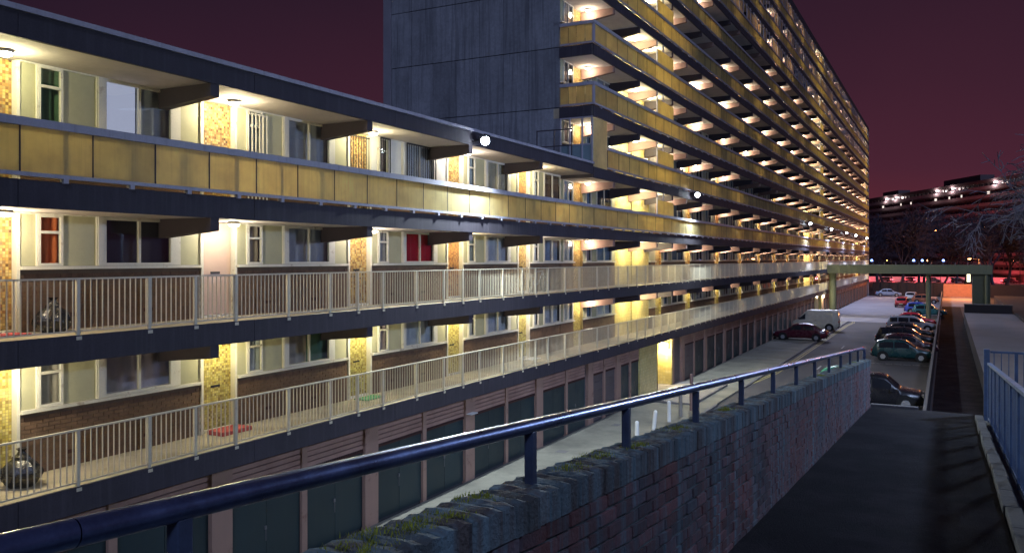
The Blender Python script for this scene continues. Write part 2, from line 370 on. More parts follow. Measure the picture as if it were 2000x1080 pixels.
# ------------------------------------------------------------------ mesh helpers
class MB:
    def __init__(s):
        s.v, s.f = [], []
    def box(s, x0, x1, y0, y1, z0, z1):
        b = len(s.v)
        s.v += [(x0, y0, z0), (x1, y0, z0), (x1, y1, z0), (x0, y1, z0), (x0, y0, z1), (x1, y0, z1), (x1, y1, z1), (x0, y1, z1)]
        s.f += [(b, b + 3, b + 2, b + 1), (b + 4, b + 5, b + 6, b + 7), (b, b + 1, b + 5, b + 4), (b + 1, b + 2, b + 6, b + 5), (b + 2, b + 3, b + 7, b + 6), (b + 3, b, b + 4, b + 7)]
        return s
    def quad(s, a, b_, c, d):
        b = len(s.v); s.v += [a, b_, c, d]; s.f.append((b, b + 1, b + 2, b + 3)); return s
    def prism(s, pts, axis, a0, a1):
        """extrude a 2-D outline along an axis ('x','y','z'); pts are the two other coordinates in order"""
        n = len(pts); b = len(s.v)
        def put(p, a):
            return {"x": (a, p[0], p[1]), "y": (p[0], a, p[1]), "z": (p[0], p[1], a)}[axis]
        s.v += [put(p, a0) for p in pts] + [put(p, a1) for p in pts]
        s.f.append(tuple(b + i for i in range(n))); s.f.append(tuple(b + n + i for i in reversed(range(n))))
        for i in range(n):
            j = (i + 1) % n
            s.f.append((b + i, b + n + i, b + n + j, b + j))
        return s
    def tube(s, p0, p1, r0, r1=None, n=8, cap=True):
        r1 = r0 if r1 is None else r1
        p0, p1 = Vector(p0), Vector(p1); d = (p1 - p0)
        if d.length < 1e-6: return s
        d.normalize()
        u = d.orthogonal().normalized(); w = d.cross(u)
        b = len(s.v)
        for p, r in ((p0, r0), (p1, r1)):
            for i in range(n):
                a = 2 * math.pi * i / n
                s.v.append(tuple(p + (u * math.cos(a) + w * math.sin(a)) * r))
        for i in range(n):
            j = (i + 1) % n
            s.f.append((b + i, b + j, b + n + j, b + n + i))
        if cap:
            s.f.append(tuple(b + i for i in reversed(range(n)))); s.f.append(tuple(b + n + i for i in range(n)))
        return s
    def ring(s, c, axis, r, t, n=24, m=6):
        c = Vector(c); ax = {"x": (1, 2, 0), "y": (0, 2, 1), "z": (0, 1, 2)}[axis]
        b = len(s.v)
        for i in range(n):
            a = 2 * math.pi * i / n
            for j in range(m):
                q = 2 * math.pi * j / m
                p = [0, 0, 0]; rr = r + t * math.cos(q)
                p[ax[0]] = rr * math.cos(a); p[ax[1]] = rr * math.sin(a); p[ax[2]] = t * math.sin(q)
                s.v.append(tuple(c + Vector(p)))
        for i in range(n):
            for j in range(m):
                i2, j2 = (i + 1) % n, (j + 1) % m
                s.f.append((b + i * m + j, b + i2 * m + j, b + i2 * m + j2, b + i * m + j2))
        return s
    def mesh(s, name, mat, smooth=False):
        me = bpy.data.meshes.new(name)
        me.from_pydata(s.v, [], s.f)
        me.materials.append(mat)
        if smooth:
            me.shade_smooth()
        me.update()
        return me
    def build(s, name, mat, parent=None, loc=(0, 0, 0), smooth=False, bevel=0):
        o = put(name, s.mesh(name, mat, smooth), parent, loc)
        if bevel:
            b = o.modifiers.new("bevel", "BEVEL"); b.width = bevel; b.segments = 2; b.limit_method = "ANGLE"
        return o

def wloc(p):
    """world location of an unrotated parent chain"""
    v = Vector((0, 0, 0))
    while p is not None:
        v += p.location; p = p.parent
    return v

def put(name, me, parent=None, loc=(0, 0, 0), rz=0):
    """link a mesh at a WORLD location (parents are never rotated unless local=True builders are used)"""
    o = bpy.data.objects.new(name, me)
    COL.objects.link(o)
    if parent is not None:
        o.parent = parent
        o.location = Vector(loc) - wloc(parent)
    else:
        o.location = loc
    o.rotation_euler = (0, 0, rz)
    return o

def put_local(name, me, parent, loc=(0, 0, 0), rot=(0, 0, 0)):
    o = bpy.data.objects.new(name, me); COL.objects.link(o); o.parent = parent; o.location = loc; o.rotation_euler = rot
    return o

def tag(o, label=None, cat=None, group=None, kind=None):
    if label: o["label"] = label
    if cat: o["category"] = cat
    if group: o["group"] = group
    if kind: o["kind"] = kind
    return o

def empty(name, loc, label, cat, group=None, rz=0):
    o = bpy.data.objects.new(name, None); COL.objects.link(o); o.location = loc; o.rotation_euler = (0, 0, rz)
    o.empty_display_size = 0.2
    return tag(o, label, cat, group)

def structure(name, mb, mat):
    return tag(mb.build(name, mat), kind="structure")

def point(name, loc, power, color, radius, parent):
    l = bpy.data.lights.new(name, "POINT"); l.energy = power; l.color = color; l.shadow_soft_size = radius
    o = bpy.data.objects.new(name, l); COL.objects.link(o)
    o.parent = parent; o.location = Vector(loc) - wloc(parent)
    return o

CACHE = {}
def cached(key, fn):
    if key not in CACHE: CACHE[key] = fn()
    return CACHE[key]

# ------------------------------------------------------------------ layout constants
E, W, G = -13.1, -14.65, -13.42          # balcony edge plane, flat wall plane, garage plane
GAB = 32.4                               # gable end of the tower
END = 171.0
def deck(k): return 3.18 + 2.575 * (k - 1)
SLAB = 0.42
LOW_Y0, BAY = 2.97, 5.10
ROOF_SOFFIT, ROOF_TOP = 10.62, 11.12

# ================================================================== GROUND, ROAD, PAVEMENTS
structure("ground", MB().quad((-1500, -400, -0.02), (1500, -400, -0.02), (1500, 2600, -0.02), (-1500, 2600, -0.02)), M_GROUND)
KX = -9.75
structure("road", MB().quad((KX, -30, 0), (-0.6, -30, 0), (-0.6, 100, 0), (KX, 100, 0)), M_ASPHALT)
structure("concrete_road", MB().box(KX - 3.6, -0.62, 100, 172.8, -0.3, 0.03), M_CONCRETE_ROAD)
apron = structure("garage_apron", MB().box(G, KX - 0.14, -20, 99.6, -0.2, 0.05), M_APRON)
for k in range(0, 58):
    y0 = -16 + k * 2.0
    if 39 < y0 < 45 or y0 > 98: continue
    put("kerb_stone", cached("kerb", lambda: MB().box(-0.14, 0, 0, 1.985, -0.1, 0.085).mesh("kerb_stone", M_KERB)), apron, (KX, y0, 0))
lobby_pave = structure("entrance_pavement", MB().box(G - 1.7, -10.85, 39.3, 46.2, -0.1, 0.14), M_PAVE)
for k in range(4):
    put("kerb_stone", cached("kerb2", lambda: MB().box(-0.12, 0, 0, 1.7, -0.1, 0.16).mesh("kerb_stone", M_KERB)), lobby_pave, (-10.72, 39.3 + k * 1.72, 0))
for i, x in enumerate((-9.50, -9.30)):
    m = MB()
    pts = [(x - 0.45, 30), (x - 0.75, 34), (x - 0.75, 46), (x - 0.4, 49), (x, 53), (x, 94), (x + 0.25, 98.5), (x + 0.1, 99.8)]
    for (xa, ya), (xb, yb) in zip(pts, pts[1:]):
        m.quad((xa, ya, 0.005), (xa + 0.09, ya, 0.005), (xb + 0.09, yb, 0.005), (xb, yb, 0.005))
    structure("yellow_line", m, M_YLINE)
m = MB()
for yb in (45.2, 61.2, 69.0, 79.3, 88.5):
    for q in range(8):
        x0 = -5.3 + q * 0.55
        m.quad((x0, yb, 0.005), (x0 + 0.42, yb, 0.005), (x0 + 0.42, yb + 0.1, 0.005), (x0, yb + 0.1, 0.005))
structure("parking_line", m, M_WLINE)
m = MB()
for yb in (60, 66, 72):
    m.quad((-12.9, yb, 0.055), (-10.2, yb, 0.055), (-10.2, yb + 0.12, 0.055), (-12.9, yb + 0.12, 0.055))
structure("bay_line", m, M_WLINE)
m = MB()
for k in range(3):
    y0 = 56 + k * 7
    m.quad((-7.4, y0, 0.005), (-7.3, y0, 0.005), (-7.3, y0 + 2, 0.005), (-7.4, y0 + 2, 0.005))
structure("centre_line", m, M_WLINE)
m = MB()
for y0 in (27.5, 33.0, 24.1, 21.0):
    m.box(-12.6 + rnd.uniform(-.4, .4), -12.25, y0, y0 + 0.4, 0.05, 0.056)
structure("drain_cover", m, M_KERB)

# ================================================================== PIECES SHARED BY BOTH BUILDINGS
def lamp_mesh():
    m = MB()
    m.tube((0, 0, 0), (0, 0, -0.05), 0.13, 0.13, 12)
    n = len(m.f)
    m.tube((0, 0, -0.05), (0, 0, -0.09), 0.12, 0.11, 12).tube((0, 0, -0.09), (0, 0, -0.115), 0.11, 0.06, 12)
    me = m.mesh("lamp", M_LAMPBODY)
    me.materials.append(M_LAMP)
    for i, p in enumerate(me.polygons):
        p.material_index = 1 if i >= n else 0
    return me
def ceiling_lamp(parent, x, y, z, power, color):
    l = put("lamp", cached("lamp", lamp_mesh), parent, (x, y, z))
    point("lamp_light", (x, y, z - 0.19), power, color, 0.06, l)

def window_mesh(w, h, style):
    m = MB(); t = 0.05
    m.box(0, 0.06, 0, t, 0, h).box(0, 0.06, w - t, w, 0, h).box(0, 0.06, t, w - t, 0, t).box(0, 0.06, t, w - t, h - t, h)
    if style == "pair":
        m.box(0.004, 0.056, w / 2 - 0.028, w / 2 + 0.028, t, h - t)
    if style == "transom":
        m.box(0.004, 0.056, t, w - t, h * 0.63, h * 0.63 + 0.05)
    return m.mesh("window", M_FRAME)
def pane_mesh(w, h, style):
    m = MB(); t = 0.045
    if style == "pair":
        m.box(0.02, 0.028, t, w / 2 - 0.02, t, h - t).box(0.024, 0.032, w / 2 + 0.02, w - t, t, h - t)
    elif style == "transom":
        m.box(0.02, 0.028, t, w - t, t, h * 0.64).box(0.03, 0.038, t, w - t, h * 0.67, h - t)
    else:
        m.box(0.02, 0.028, t, w - t, t, h - t)
    return m.mesh("pane", M_GLASS)
M_CURTAINS["litblind"] = emit("lit_blind", (0.60, 0.64, 0.85), 0.62)
def curtain_mesh(w, h, kind, n=28, seed=0):
    r = random.Random(seed); m = MB()
    ph = r.uniform(0, 6); fr = r.uniform(5, 8) / max(w, .3) * 2
    amp = 0.0 if kind in ("white", "dark", "litblind") else 0.022
    rows = []
    for z in (0.0, h):
        rows.append([len(m.v) + i for i in range(n + 1)])
        for i in range(n + 1):
            y = w * i / n
            m.v.append((-0.09 + amp * math.sin(y * fr + ph) * (1 + .4 * math.sin(3 * y)), y, z))
    for i in range(n):
        m.f.append((rows[0][i], rows[0][i + 1], rows[1][i + 1], rows[1][i]))
    return m.mesh("curtain", M_CURTAINS[kind], True)
def window(parent, y, z, w, h, style, kind, kind2=None):
    w_, h_ = round(w, 2), round(h, 2)
    o = put("window", cached(("win", w_, h_, style), lambda: window_mesh(w_, h_, style)), parent, (W, y, z))
    put("pane", cached(("pane", w_, h_, style), lambda: pane_mesh(w_, h_, style)), o, (W, y, z))
    if kind2:
        hw = round(w_ / 2, 3)
        put("curtain", cached(("cur", hw, h_, kind), lambda: curtain_mesh(hw, h_, kind, seed=3)), o, (W, y, z))
        put("curtain", cached(("cur", hw, h_, kind2), lambda: curtain_mesh(hw, h_, kind2, seed=4)), o, (W, y + hw, z))
    else:
        s = rnd.randrange(3)
        put("curtain", cached(("cur", w_, h_, kind, s), lambda: curtain_mesh(w_, h_, kind, seed=s)), o, (W, y, z))
    return o
def slab_piece(name, parent, x0, x1, y, z, w, h, mat):
    w_, h_ = round(w, 3), round(h, 3)
    return put(name, cached((name, x0, x1, w_, h_, mat.name), lambda: MB().box(x0, x1, 0, w_, 0, h_).mesh(name, mat)), parent, (W, y, z))
def brick_panel_mesh(w, h, seed=1):
    """real brick courses: every brick a small block standing proud of the mortar"""
    r = random.Random(seed); m = MB(); rows = int(h / 0.075)
    for j in range(rows):
        z = j * 0.075 + 0.005; y = -0.1125 if j % 2 else 0.0
        while y < w:
            a, b = max(0, y), min(w, y + 0.215)
            if b - a > 0.03:
                m.box(-0.05, 0.008 + r.uniform(-0.003, 0.004), a, b, z, z + 0.065)
            y += 0.225
    return m.mesh("brickwork", M_BRICK)
def bracket_mesh(drop_edge, drop_wall, mat, pointed=False):
    m = MB(); xe, xw = E - 0.02, W
    if pointed:
        pts = [(xw, 0), (xe, 0), (xe + 0.0, -drop_edge * 0.72), (xe - 0.22, -drop_edge), (xw, -drop_wall)]
    else:
        pts = [(xw, 0), (xe, 0), (xe, -drop_edge), (xw, -drop_wall)]
    m.prism(pts, "y", -0.11, 0.11)
    return m.mesh("bracket", mat)
def baluster_mesh():
    return MB().box(-0.008, 0.008, -0.008, 0.008, 0.10, 0.965).mesh("baluster", M_RAIL)
def post_mesh():
    return MB().box(-0.03, 0.03, -0.03, 0.03, -0.05, 0.99).box(-0.045, 0.045, -0.05, 0.05, -0.06, -0.0).mesh("rail_post", M_RAIL)
RAIL_X = E + 0.02

def parapet(parent, y0, y1, zd, step, indiv, mat=M_YELLOW, stub=1.27):
    """cap rail, foot rail, feet and glowing sheets between y0 and y1 on the deck at zd; returns the sheets that are left over"""
    L = y1 - y0
    put("parapet_cap", cached(("cap", round(L, 2)), lambda: MB().box(-0.06, 0.07, 0, L, 0.875, 1.01).mesh("parapet_cap", M_TRIM)), parent, (E, y0, zd))
    put("foot_rail", cached(("foot", round(L, 2)), lambda: MB().box(-0.03, 0.045, 0, L, 0.075, 0.14).mesh("foot_rail", M_TRIM)), parent, (E, y0, zd))
    n = max(1, round(L / step)); st = L / n
    key = ("sheet", round(st, 3), mat.name)
    for i in range(n):
        y = y0 + i * st
        if indiv(y):
            put("parapet_panel", cached(key, lambda: MB().box(0, 0.012, 0.008, st - 0.008, 0.135, 0.88).mesh("parapet_panel", mat)), parent, (E + rnd.uniform(-.003, .003), y, zd))
        else:
            REST["parapet_sheets"][mat.name].box(E, E + 0.012, y + 0.008, y + st - 0.008, zd + 0.135, zd + 0.88)
        REST["joints"].box(E - 0.008, E + 0.02, y - 0.011, y + 0.011, zd + 0.14, zd + 0.876)
        if indiv(y):
            put("parapet_post", cached("ppost", lambda: MB().box(-0.075, -0.02, -0.03, 0.03, 0.0, 0.88).box(-0.03, 0.05, -0.045, 0.045, -0.0, 0.075).mesh("parapet_post", M_TRIM)), parent, (E, y + 0.6 * st, zd))
        else:
            yy = y + 0.6 * st
            REST["posts"].box(E - 0.075, E - 0.02, yy - 0.03, yy + 0.03, zd, zd + 0.88).box(E - 0.03, E + 0.05, yy - 0.045, yy + 0.045, zd, zd + 0.075)
REST = {"parapet_sheets": {M_YELLOW.name: MB(), M_PALEGLASS.name: MB()}, "posts": MB(), "joints": MB()}

# ================================================================== LOW BLOCK (left)
low = empty("low_block", (W, 15, 0), "three-storey deck-access block of flats over green garages, joined to the tower", "building")
MB().box(-24.0, W - 0.25, LOW_Y0, GAB - 0.02, 0.0, ROOF_TOP - 0.1).build("core", M_CORE, low)
NB = 6
doors = [8.05 + BAY * i for i in range(5)]            # start of each door recess along the wall
doors = [8.05 - BAY] + doors
brackets = [d - 1.05 for d in doors] + [doors[-1] + BAY - 1.05]

WARM = (1.0, 0.86, 0.55)
def low_level(k):
    zd = deck(k)
    soffit = ROOF_SOFFIT if k == 3 else deck(k + 1) - SLAB
    h_all = soffit - zd
    # slab
    MB().box(W - 0.3, E - 0.065, LOW_Y0, GAB - 0.02, zd - SLAB, zd).build("deck_slab", M_DECK, low)
    MB().box(W - 0.2, E - 0.06, LOW_Y0, GAB - 0.02, zd - SLAB - 0.006, zd - SLAB - 0.001).build("soffit", M_SOFFIT, low)
    for i in range(6):
        y0 = LOW_Y0 + i * BAY; y1 = min(y0 + BAY, GAB - 0.02) if i < 5 else GAB - 0.02
        l = round(y1 - y0 - 0.012, 3)
        put("fascia_panel", cached(("fascia", l), lambda: MB().box(-0.065, 0, 0, l, -SLAB - 0.012, 0.02).mesh("fascia_panel", M_FASCIA)), low, (E + rnd.uniform(-.004, .004), y0 + 0.006, zd))
    for b in brackets:
        if b > GAB: continue
        put("bracket", cached("br_low", lambda: bracket_mesh(0.26, 0.40, M_BRACKET2)), low, (0, b, soffit - 0.008))
    sill = zd + 1.19
    hw = soffit - sill - 0.02
    for i, d0 in enumerate(doors):
        # lamp over each door
        p = {1: 60, 2: 64, 3: 78}[k]
        ceiling_lamp(low, -14.12, d0 + 0.42, soffit - 0.01, p * rnd.uniform(0.7, 1.25), (1.0, 0.87 + rnd.uniform(-.04, .05), 0.54 + rnd.uniform(-.08, .14)))
        # door recess
        kind = {(2, 2): M_PINKDOOR, (2, 4): M_MOSAICR, (3, 5): M_MOSAICR}.get((k, i), M_MOSAICG if k == 1 else M_MOSAIC)
        dr = put("door", cached(("door", round(h_all, 2), kind.name), lambda: MB().box(-0.20, -0.10, 0, 0.92, 0.06, h_all - 0.02).mesh("door", kind)), low, (W, d0, zd))
        put("door_frame", cached(("dframe", round(h_all, 2)), lambda: MB().box(-0.2, 0.05, -0.06, 0, 0, h_all - .02).box(-0.2, 0.05, 0.92, 0.98, 0, h_all - .02).box(-0.2, -0.02, 0, 0.92, 0, 0.055).mesh("door_frame", M_FRAME)), dr, (W, d0, zd))
        put("letter_plate", cached("letter", lambda: MB().box(-0.1, -0.085, 0.33, 0.59, 0.98, 1.03).mesh("letter_plate", M_BLACK)), dr, (W, d0, zd))
        # unit after the door
        f = d0 + 0.98
        nxt = d0 + BAY - 0.06
        if nxt > GAB: nxt = GAB - 0.03
        span = nxt - f
        if span < 0.5: continue
        seg = [("pale", .33), ("win1", .48), ("pale", .72), ("post", .13), ("win2", 1.62), ("white", .24), ("pale", span - 3.52)]
        if span < 3.7: seg = [("pale", .33), ("win1", .48), ("pale", .5), ("win2", span - 1.31)]
        y = f
        secured = (k == 3 and i == 3)
        for s, w in seg:
            if s == "pale":
                slab_piece("infill_panel", low, -0.03, 0.012, y, sill, w, hw, M_WHITE if secured else M_PALE)
                slab_piece("mullion", low, -0.03, 0.05, y + w - 0.025, sill, 0.045, hw, M_FRAME)
            elif s == "post":
                slab_piece("mullion", low, -0.03, 0.07, y, sill, w, hw, M_FRAME)
            elif s == "white":
                slab_piece("infill_panel", low, -0.03, 0.02, y, sill, w, hw, M_FRAME)
            elif s == "win1":
                ck = {(3, 1): "green", (2, 1): "orange", (1, 1): "beige"}.get((k, i), rnd.choice(["grey", "net", "beige", "blue", "plum"]))
                o = window(low, y, sill, w, hw, "transom", ck)
            else:
                ck = {(3, 1): ("litblind", "grey"), (2, 1): ("dark", "dark"), (2, 3): ("red", "red"), (1, 1): ("plum", "plum"), (2, 2): ("grey", "grey"), (3, 3): ("net", "net"), (3, 2): ("grey", "grey"), (1, 2): ("beige", "green")}.get((k, i)) or rnd.choice([("grey", "brown"), ("net", "cream"), ("cream", "cream"), ("brown", "brown"), ("white", "net"), ("net", "grey"), ("blue", "grey"), ("plum", "plum"), ("net", "net"), ("grey", "dark")])
                o = window(low, y, sill, w, hw, "pair", *ck)
            if secured and s in ("win1", "win2"):
                g = MB()
                g.box(0.10, 0.13, 0, 0.03, -0.02, hw).box(0.10, 0.13, w - 0.03, w, -0.02, hw).box(0.10, 0.13, .03, w - .03, -0.02, 0.02).box(0.10, 0.13, .03, w - .03, hw - 0.04, hw)
                nb = max(3, int(w / 0.12))
                for q in range(1, nb):
                    g.box(0.107, 0.123, w * q / nb - 0.008, w * q / nb + 0.008, 0.02, hw - 0.04)
                g.build("security_grille", M_BLACK, o, (W, y, sill))
            y += w
        slab_piece("head_rail", low, -0.03, 0.055, f, soffit - 0.03, span, 0.028, M_FRAME)
        slab_piece("window_sill", low, -0.05, 0.10, f - 0.0, sill - 0.065, span, 0.06, M_FRAME)
        if k < 3:
            slab_piece("backing_wall", low, -0.2, -0.004, f, zd, span, 1.12, M_MORTAR)
            bw = round(span, 2)
            tag(put("brickwork", cached(("bw", bw), lambda: brick_panel_mesh(bw, 1.12)), low, (W, f, zd)), kind="stuff")
            for q in (0.9, 2.6):
                if q < span - .3:
                    slab_piece("air_brick", low, -0.01, 0.014, f + q, zd + 0.24, 0.215, 0.07, M_HOLE)
        else:
            slab_piece("lower_wall", low, -0.2, 0.0, f, zd, span, 1.12, M_BRICK)
    # door with bars on the secured flat
    if k == 3:
        d0 = doors[3]; g = MB()
        for q in range(8):
            g.box(0.02, 0.035, 0.05 + q * 0.117, 0.064 + q * 0.117, 0.06, 2.2)
        for z in (0.1, 1.1, 2.15):
            g.box(0.018, 0.038, 0.03, 0.9, z, z + 0.03)
        g.build("security_gate", M_BLACK, low, (W, d0, zd))
        # tall bars beside the second door
        g = MB()
        for q in range(6):
            g.box(0.06, 0.085, q * 0.12, q * 0.12 + 0.022, 0.05, 2.2)
        for z in (0.1, 2.15):
            g.box(0.058, 0.088, 0.0, 0.64, z, z + 0.035)
        g.build("security_gate", M_FRAME, low, (W, doors[2] + 1.3, zd))

for k in (1, 2, 3): low_level(k)
# ledge strips along the two open decks
# roof
MB().box(W - 0.3, E - 0.065, LOW_Y0, GAB - 0.02, ROOF_SOFFIT, ROOF_TOP - 0.02).build("roof_slab", M_FASCIA, low)
MB().box(W - 0.2, E - 0.06, LOW_Y0, GAB - 0.02, ROOF_SOFFIT - 0.006, ROOF_SOFFIT - 0.001).build("roof_soffit", M_SOFFIT, low)
for i in range(6):
    y0 = LOW_Y0 + i * BAY; y1 = min(y0 + BAY, GAB - 0.02) if i < 5 else GAB - 0.02
    l = round(y1 - y0 - 0.01, 3)
    put("fascia_panel", MB().box(-0.065, 0, 0, l, -0.012, 0.40).mesh("fascia_panel", M_FASCIA), low, (E + rnd.uniform(-.004, .004), y0 + 0.005, ROOF_SOFFIT))
MB().box(-24.2, E + 0.05, LOW_Y0, GAB - 0.02, ROOF_TOP - 0.09, ROOF_TOP).build("roof_edge", M_TRIM, low)
# parapet of the top deck
parapet(low, LOW_Y0, GAB, deck(3), 1.275, lambda y: True)

tag(REST["joints"].build("panel_joints", M_BRACKET2, low), kind="stuff"); REST["joints"] = MB()

# balustrades on decks 1 and 2
def rail_posts(y0, y1):
    out = []
    for b in [12.05 + BAY * i for i in range(-2, 5)]:
        out += [b - 2.93, b - 1.5, b - 0.43, b + 0.62]
    return [y for y in sorted(out) if y0 <= y <= y1]
for k in (1, 2):
    zd = deck(k)
    br = put("balustrade", MB().box(-0.025, 0.025, LOW_Y0, GAB, 0.965, 0.995).box(-0.012, 0.012, LOW_Y0, GAB, 0.075, 0.10).mesh("balustrade", M_RAIL), low, (RAIL_X - 0.06, 0, zd))
    ps = rail_posts(4, GAB - 0.4)
    for y in ps:
        put("rail_post", cached("rpost", post_mesh), br, (RAIL_X - 0.06, y, zd))
    rest = MB(); y = 5.0; c = 0
    while y < GAB:
        if min(abs(y - q) for q in ps) > 0.05:
            if y > 7.4 and c < 145:
                put("baluster", cached("bal", baluster_mesh), br, (RAIL_X - 0.06, y, zd)); c += 1
            else:
                rest.box(RAIL_X - 0.068, RAIL_X - 0.052, y - 0.008, y + 0.008, zd + 0.10, zd + 0.965)
        y += 0.112
    tag(rest.build("baluster_run", M_RAIL, br), kind="stuff")
    bm = br

# garages under the low block
def garage_front(parent, y0, y1, first_pier, mod, kinds):
    MB().box(G - 6, G - 0.14, y0, y1, 0.0, deck(1) - SLAB).build("garage_back", M_CORE, parent)
    i = 0; y = first_pier
    while y < y1 - 0.3:
        put("pier", cached("pier", lambda: MB().box(-0.3, 0, 0, 0.56, 0, deck(1) - SLAB - 0.015).mesh("pier", M_PIER)), parent, (G, y, 0.0))
        mid = y + 0.56 + (mod - 0.56) / 2
        for (a, b) in ((y + 0.56, mid - 0.09), (mid + 0.09, y + mod)):
            if b > y1: b = y1
            w = b - a
            if w < 0.8: continue
            kd = kinds(i, a); i += 1
            w_ = round(w, 3)
            for q in range(5):
                put("board", cached(("board", w_), lambda: MB().box(-0.12, -0.07, 0, w_, 0, 0.104).mesh("board", M_BOARD)), parent, (G + rnd.uniform(-.004, .004), a, 2.12 + q * 0.127))
            h = MB(); nh = int(w / 0.07)
            for q in range(nh):
                h.box(-0.075, -0.058, q * 0.07 + 0.015, q * 0.07 + 0.05, 2.07, 2.115)
            h.box(-0.12, -0.06, 0, w, 2.03, 2.065)
            put("vent_strip", h.mesh("vent_strip", M_HOLE), parent, (G, a, 0))
            if kd == "leaf":
                for s in (0, 1):
                    l = round(w / 2 - 0.012, 3)
                    dd = put("garage_door", cached(("gd", l), lambda: MB().box(-0.16, -0.10, 0, l, 0.03, 2.03).mesh("garage_door", M_GARAGE)), parent, (G, a + 0.006 + s * w / 2, 0.05))
                    if s == 0:
                        put("door_handle", cached("gh", lambda: MB().box(-0.1, -0.065, -0.07, -0.02, 0.98, 1.06).box(-0.1, -0.085, -0.028, -0.018, 0.72, 0.98).mesh("door_handle", M_KERB)), dd, (G, a + w / 2, 0.05))
            else:
                for q in range(6):
                    put("door_slat", cached(("ds", w_), lambda: MB().box(-0.16, -0.10, 0.03, w_ - 0.03, 0, 0.315).mesh("door_slat", M_GARGREY)), parent, (G, a, 0.08 + q * 0.328))
        if mid < y1:
            put("jamb_post", cached("jamb", lambda: MB().box(-0.2, -0.03, -0.09, 0.09, 0, deck(1) - SLAB - 0.015).mesh("jamb_post", M_PIER)), parent, (G, mid, 0))
        y += mod
garage_front(low, LOW_Y0, GAB - 0.02, 2.1 + 0.0, BAY, lambda i, y: "leaf")
# small canopy sign over a garage pier
MB().box(-0.02, 0.18, -0.2, 0.2, 2.16, 2.19).build("pier_shade", M_WHITE, low, (G, 22.75, 0))

# ================================================================== TOWER
tower = empty("tower_block", (W, 100, 0), "eleven-storey slab tower with long glowing yellow balconies and a blank concrete gable", "building")
TOPK = 12
TOP = deck(TOPK)
MB().box(-23.6, W - 0.25, GAB + 0.3, END, 0, TOP).build("core", M_CORE, tower)
# gable cladding
xs = [W, -16.13, -17.39, -18.6, -19.85, -21.1, -22.3, -23.45]
zs = [10.2] + [deck(k) + 0.06 for k in range(5, 13)] + [TOP + 0.25]
for j in range(len(zs) - 1):
    for i in range(len(xs) - 1):
        w = xs[i] - xs[i + 1] - 0.022; h = zs[j + 1] - zs[j] - 0.035
        put("cladding_panel", cached(("clad", round(w, 2), round(h, 2)), lambda: MB().box(-w, 0, 0, 0.28, 0, h).mesh("cladding_panel", M_CLAD)), tower, (xs[i] - 0.011, GAB + rnd.uniform(-.005, .005), zs[j]))
MB().box(-23.9, -23.47, GAB - 0.03, GAB + 0.6, 9, TOP + 0.3).build("gable_edge", M_CLADEDGE, tower)
MB().box(-23.45, W, GAB + 0.29, GAB + 0.31, 9, TOP).build("gable_backing", M_DARKWALL, tower)

STAIRS = [(39.0, 44.4), (100.6, 106.0), (162.2, 167.6)]
P0 = [46.5, 52.6, 60.1, 67.5, 75.0, 82.4, 89.8, 97.2]
PINK = [34.86] + P0 + [p + 61.6 for p in P0] + [170.0]
TWARM = (1.0, 0.80, 0.55)
counts = {"bracket": 0, "window": 0}
FARWIN = {"frame": MB(), "pane": MB(), "pale": MB(), "mosaic": MB(), "bracket": MB(), "dark": MB()}
def t_bracket(y, z, mat, key):
    if counts["bracket"] < 300 and y < 125:
        counts["bracket"] += 1
        put("bracket", cached(key, lambda: bracket_mesh(0.27, 0.47, mat)), tower, (0, y, z))
    else:
        m = FARWIN["bracket"]
        m.prism([(W, z), (E - 0.02, z), (E - 0.02, z - 0.27), (W, z - 0.47)], "y", y - 0.11, y + 0.11)

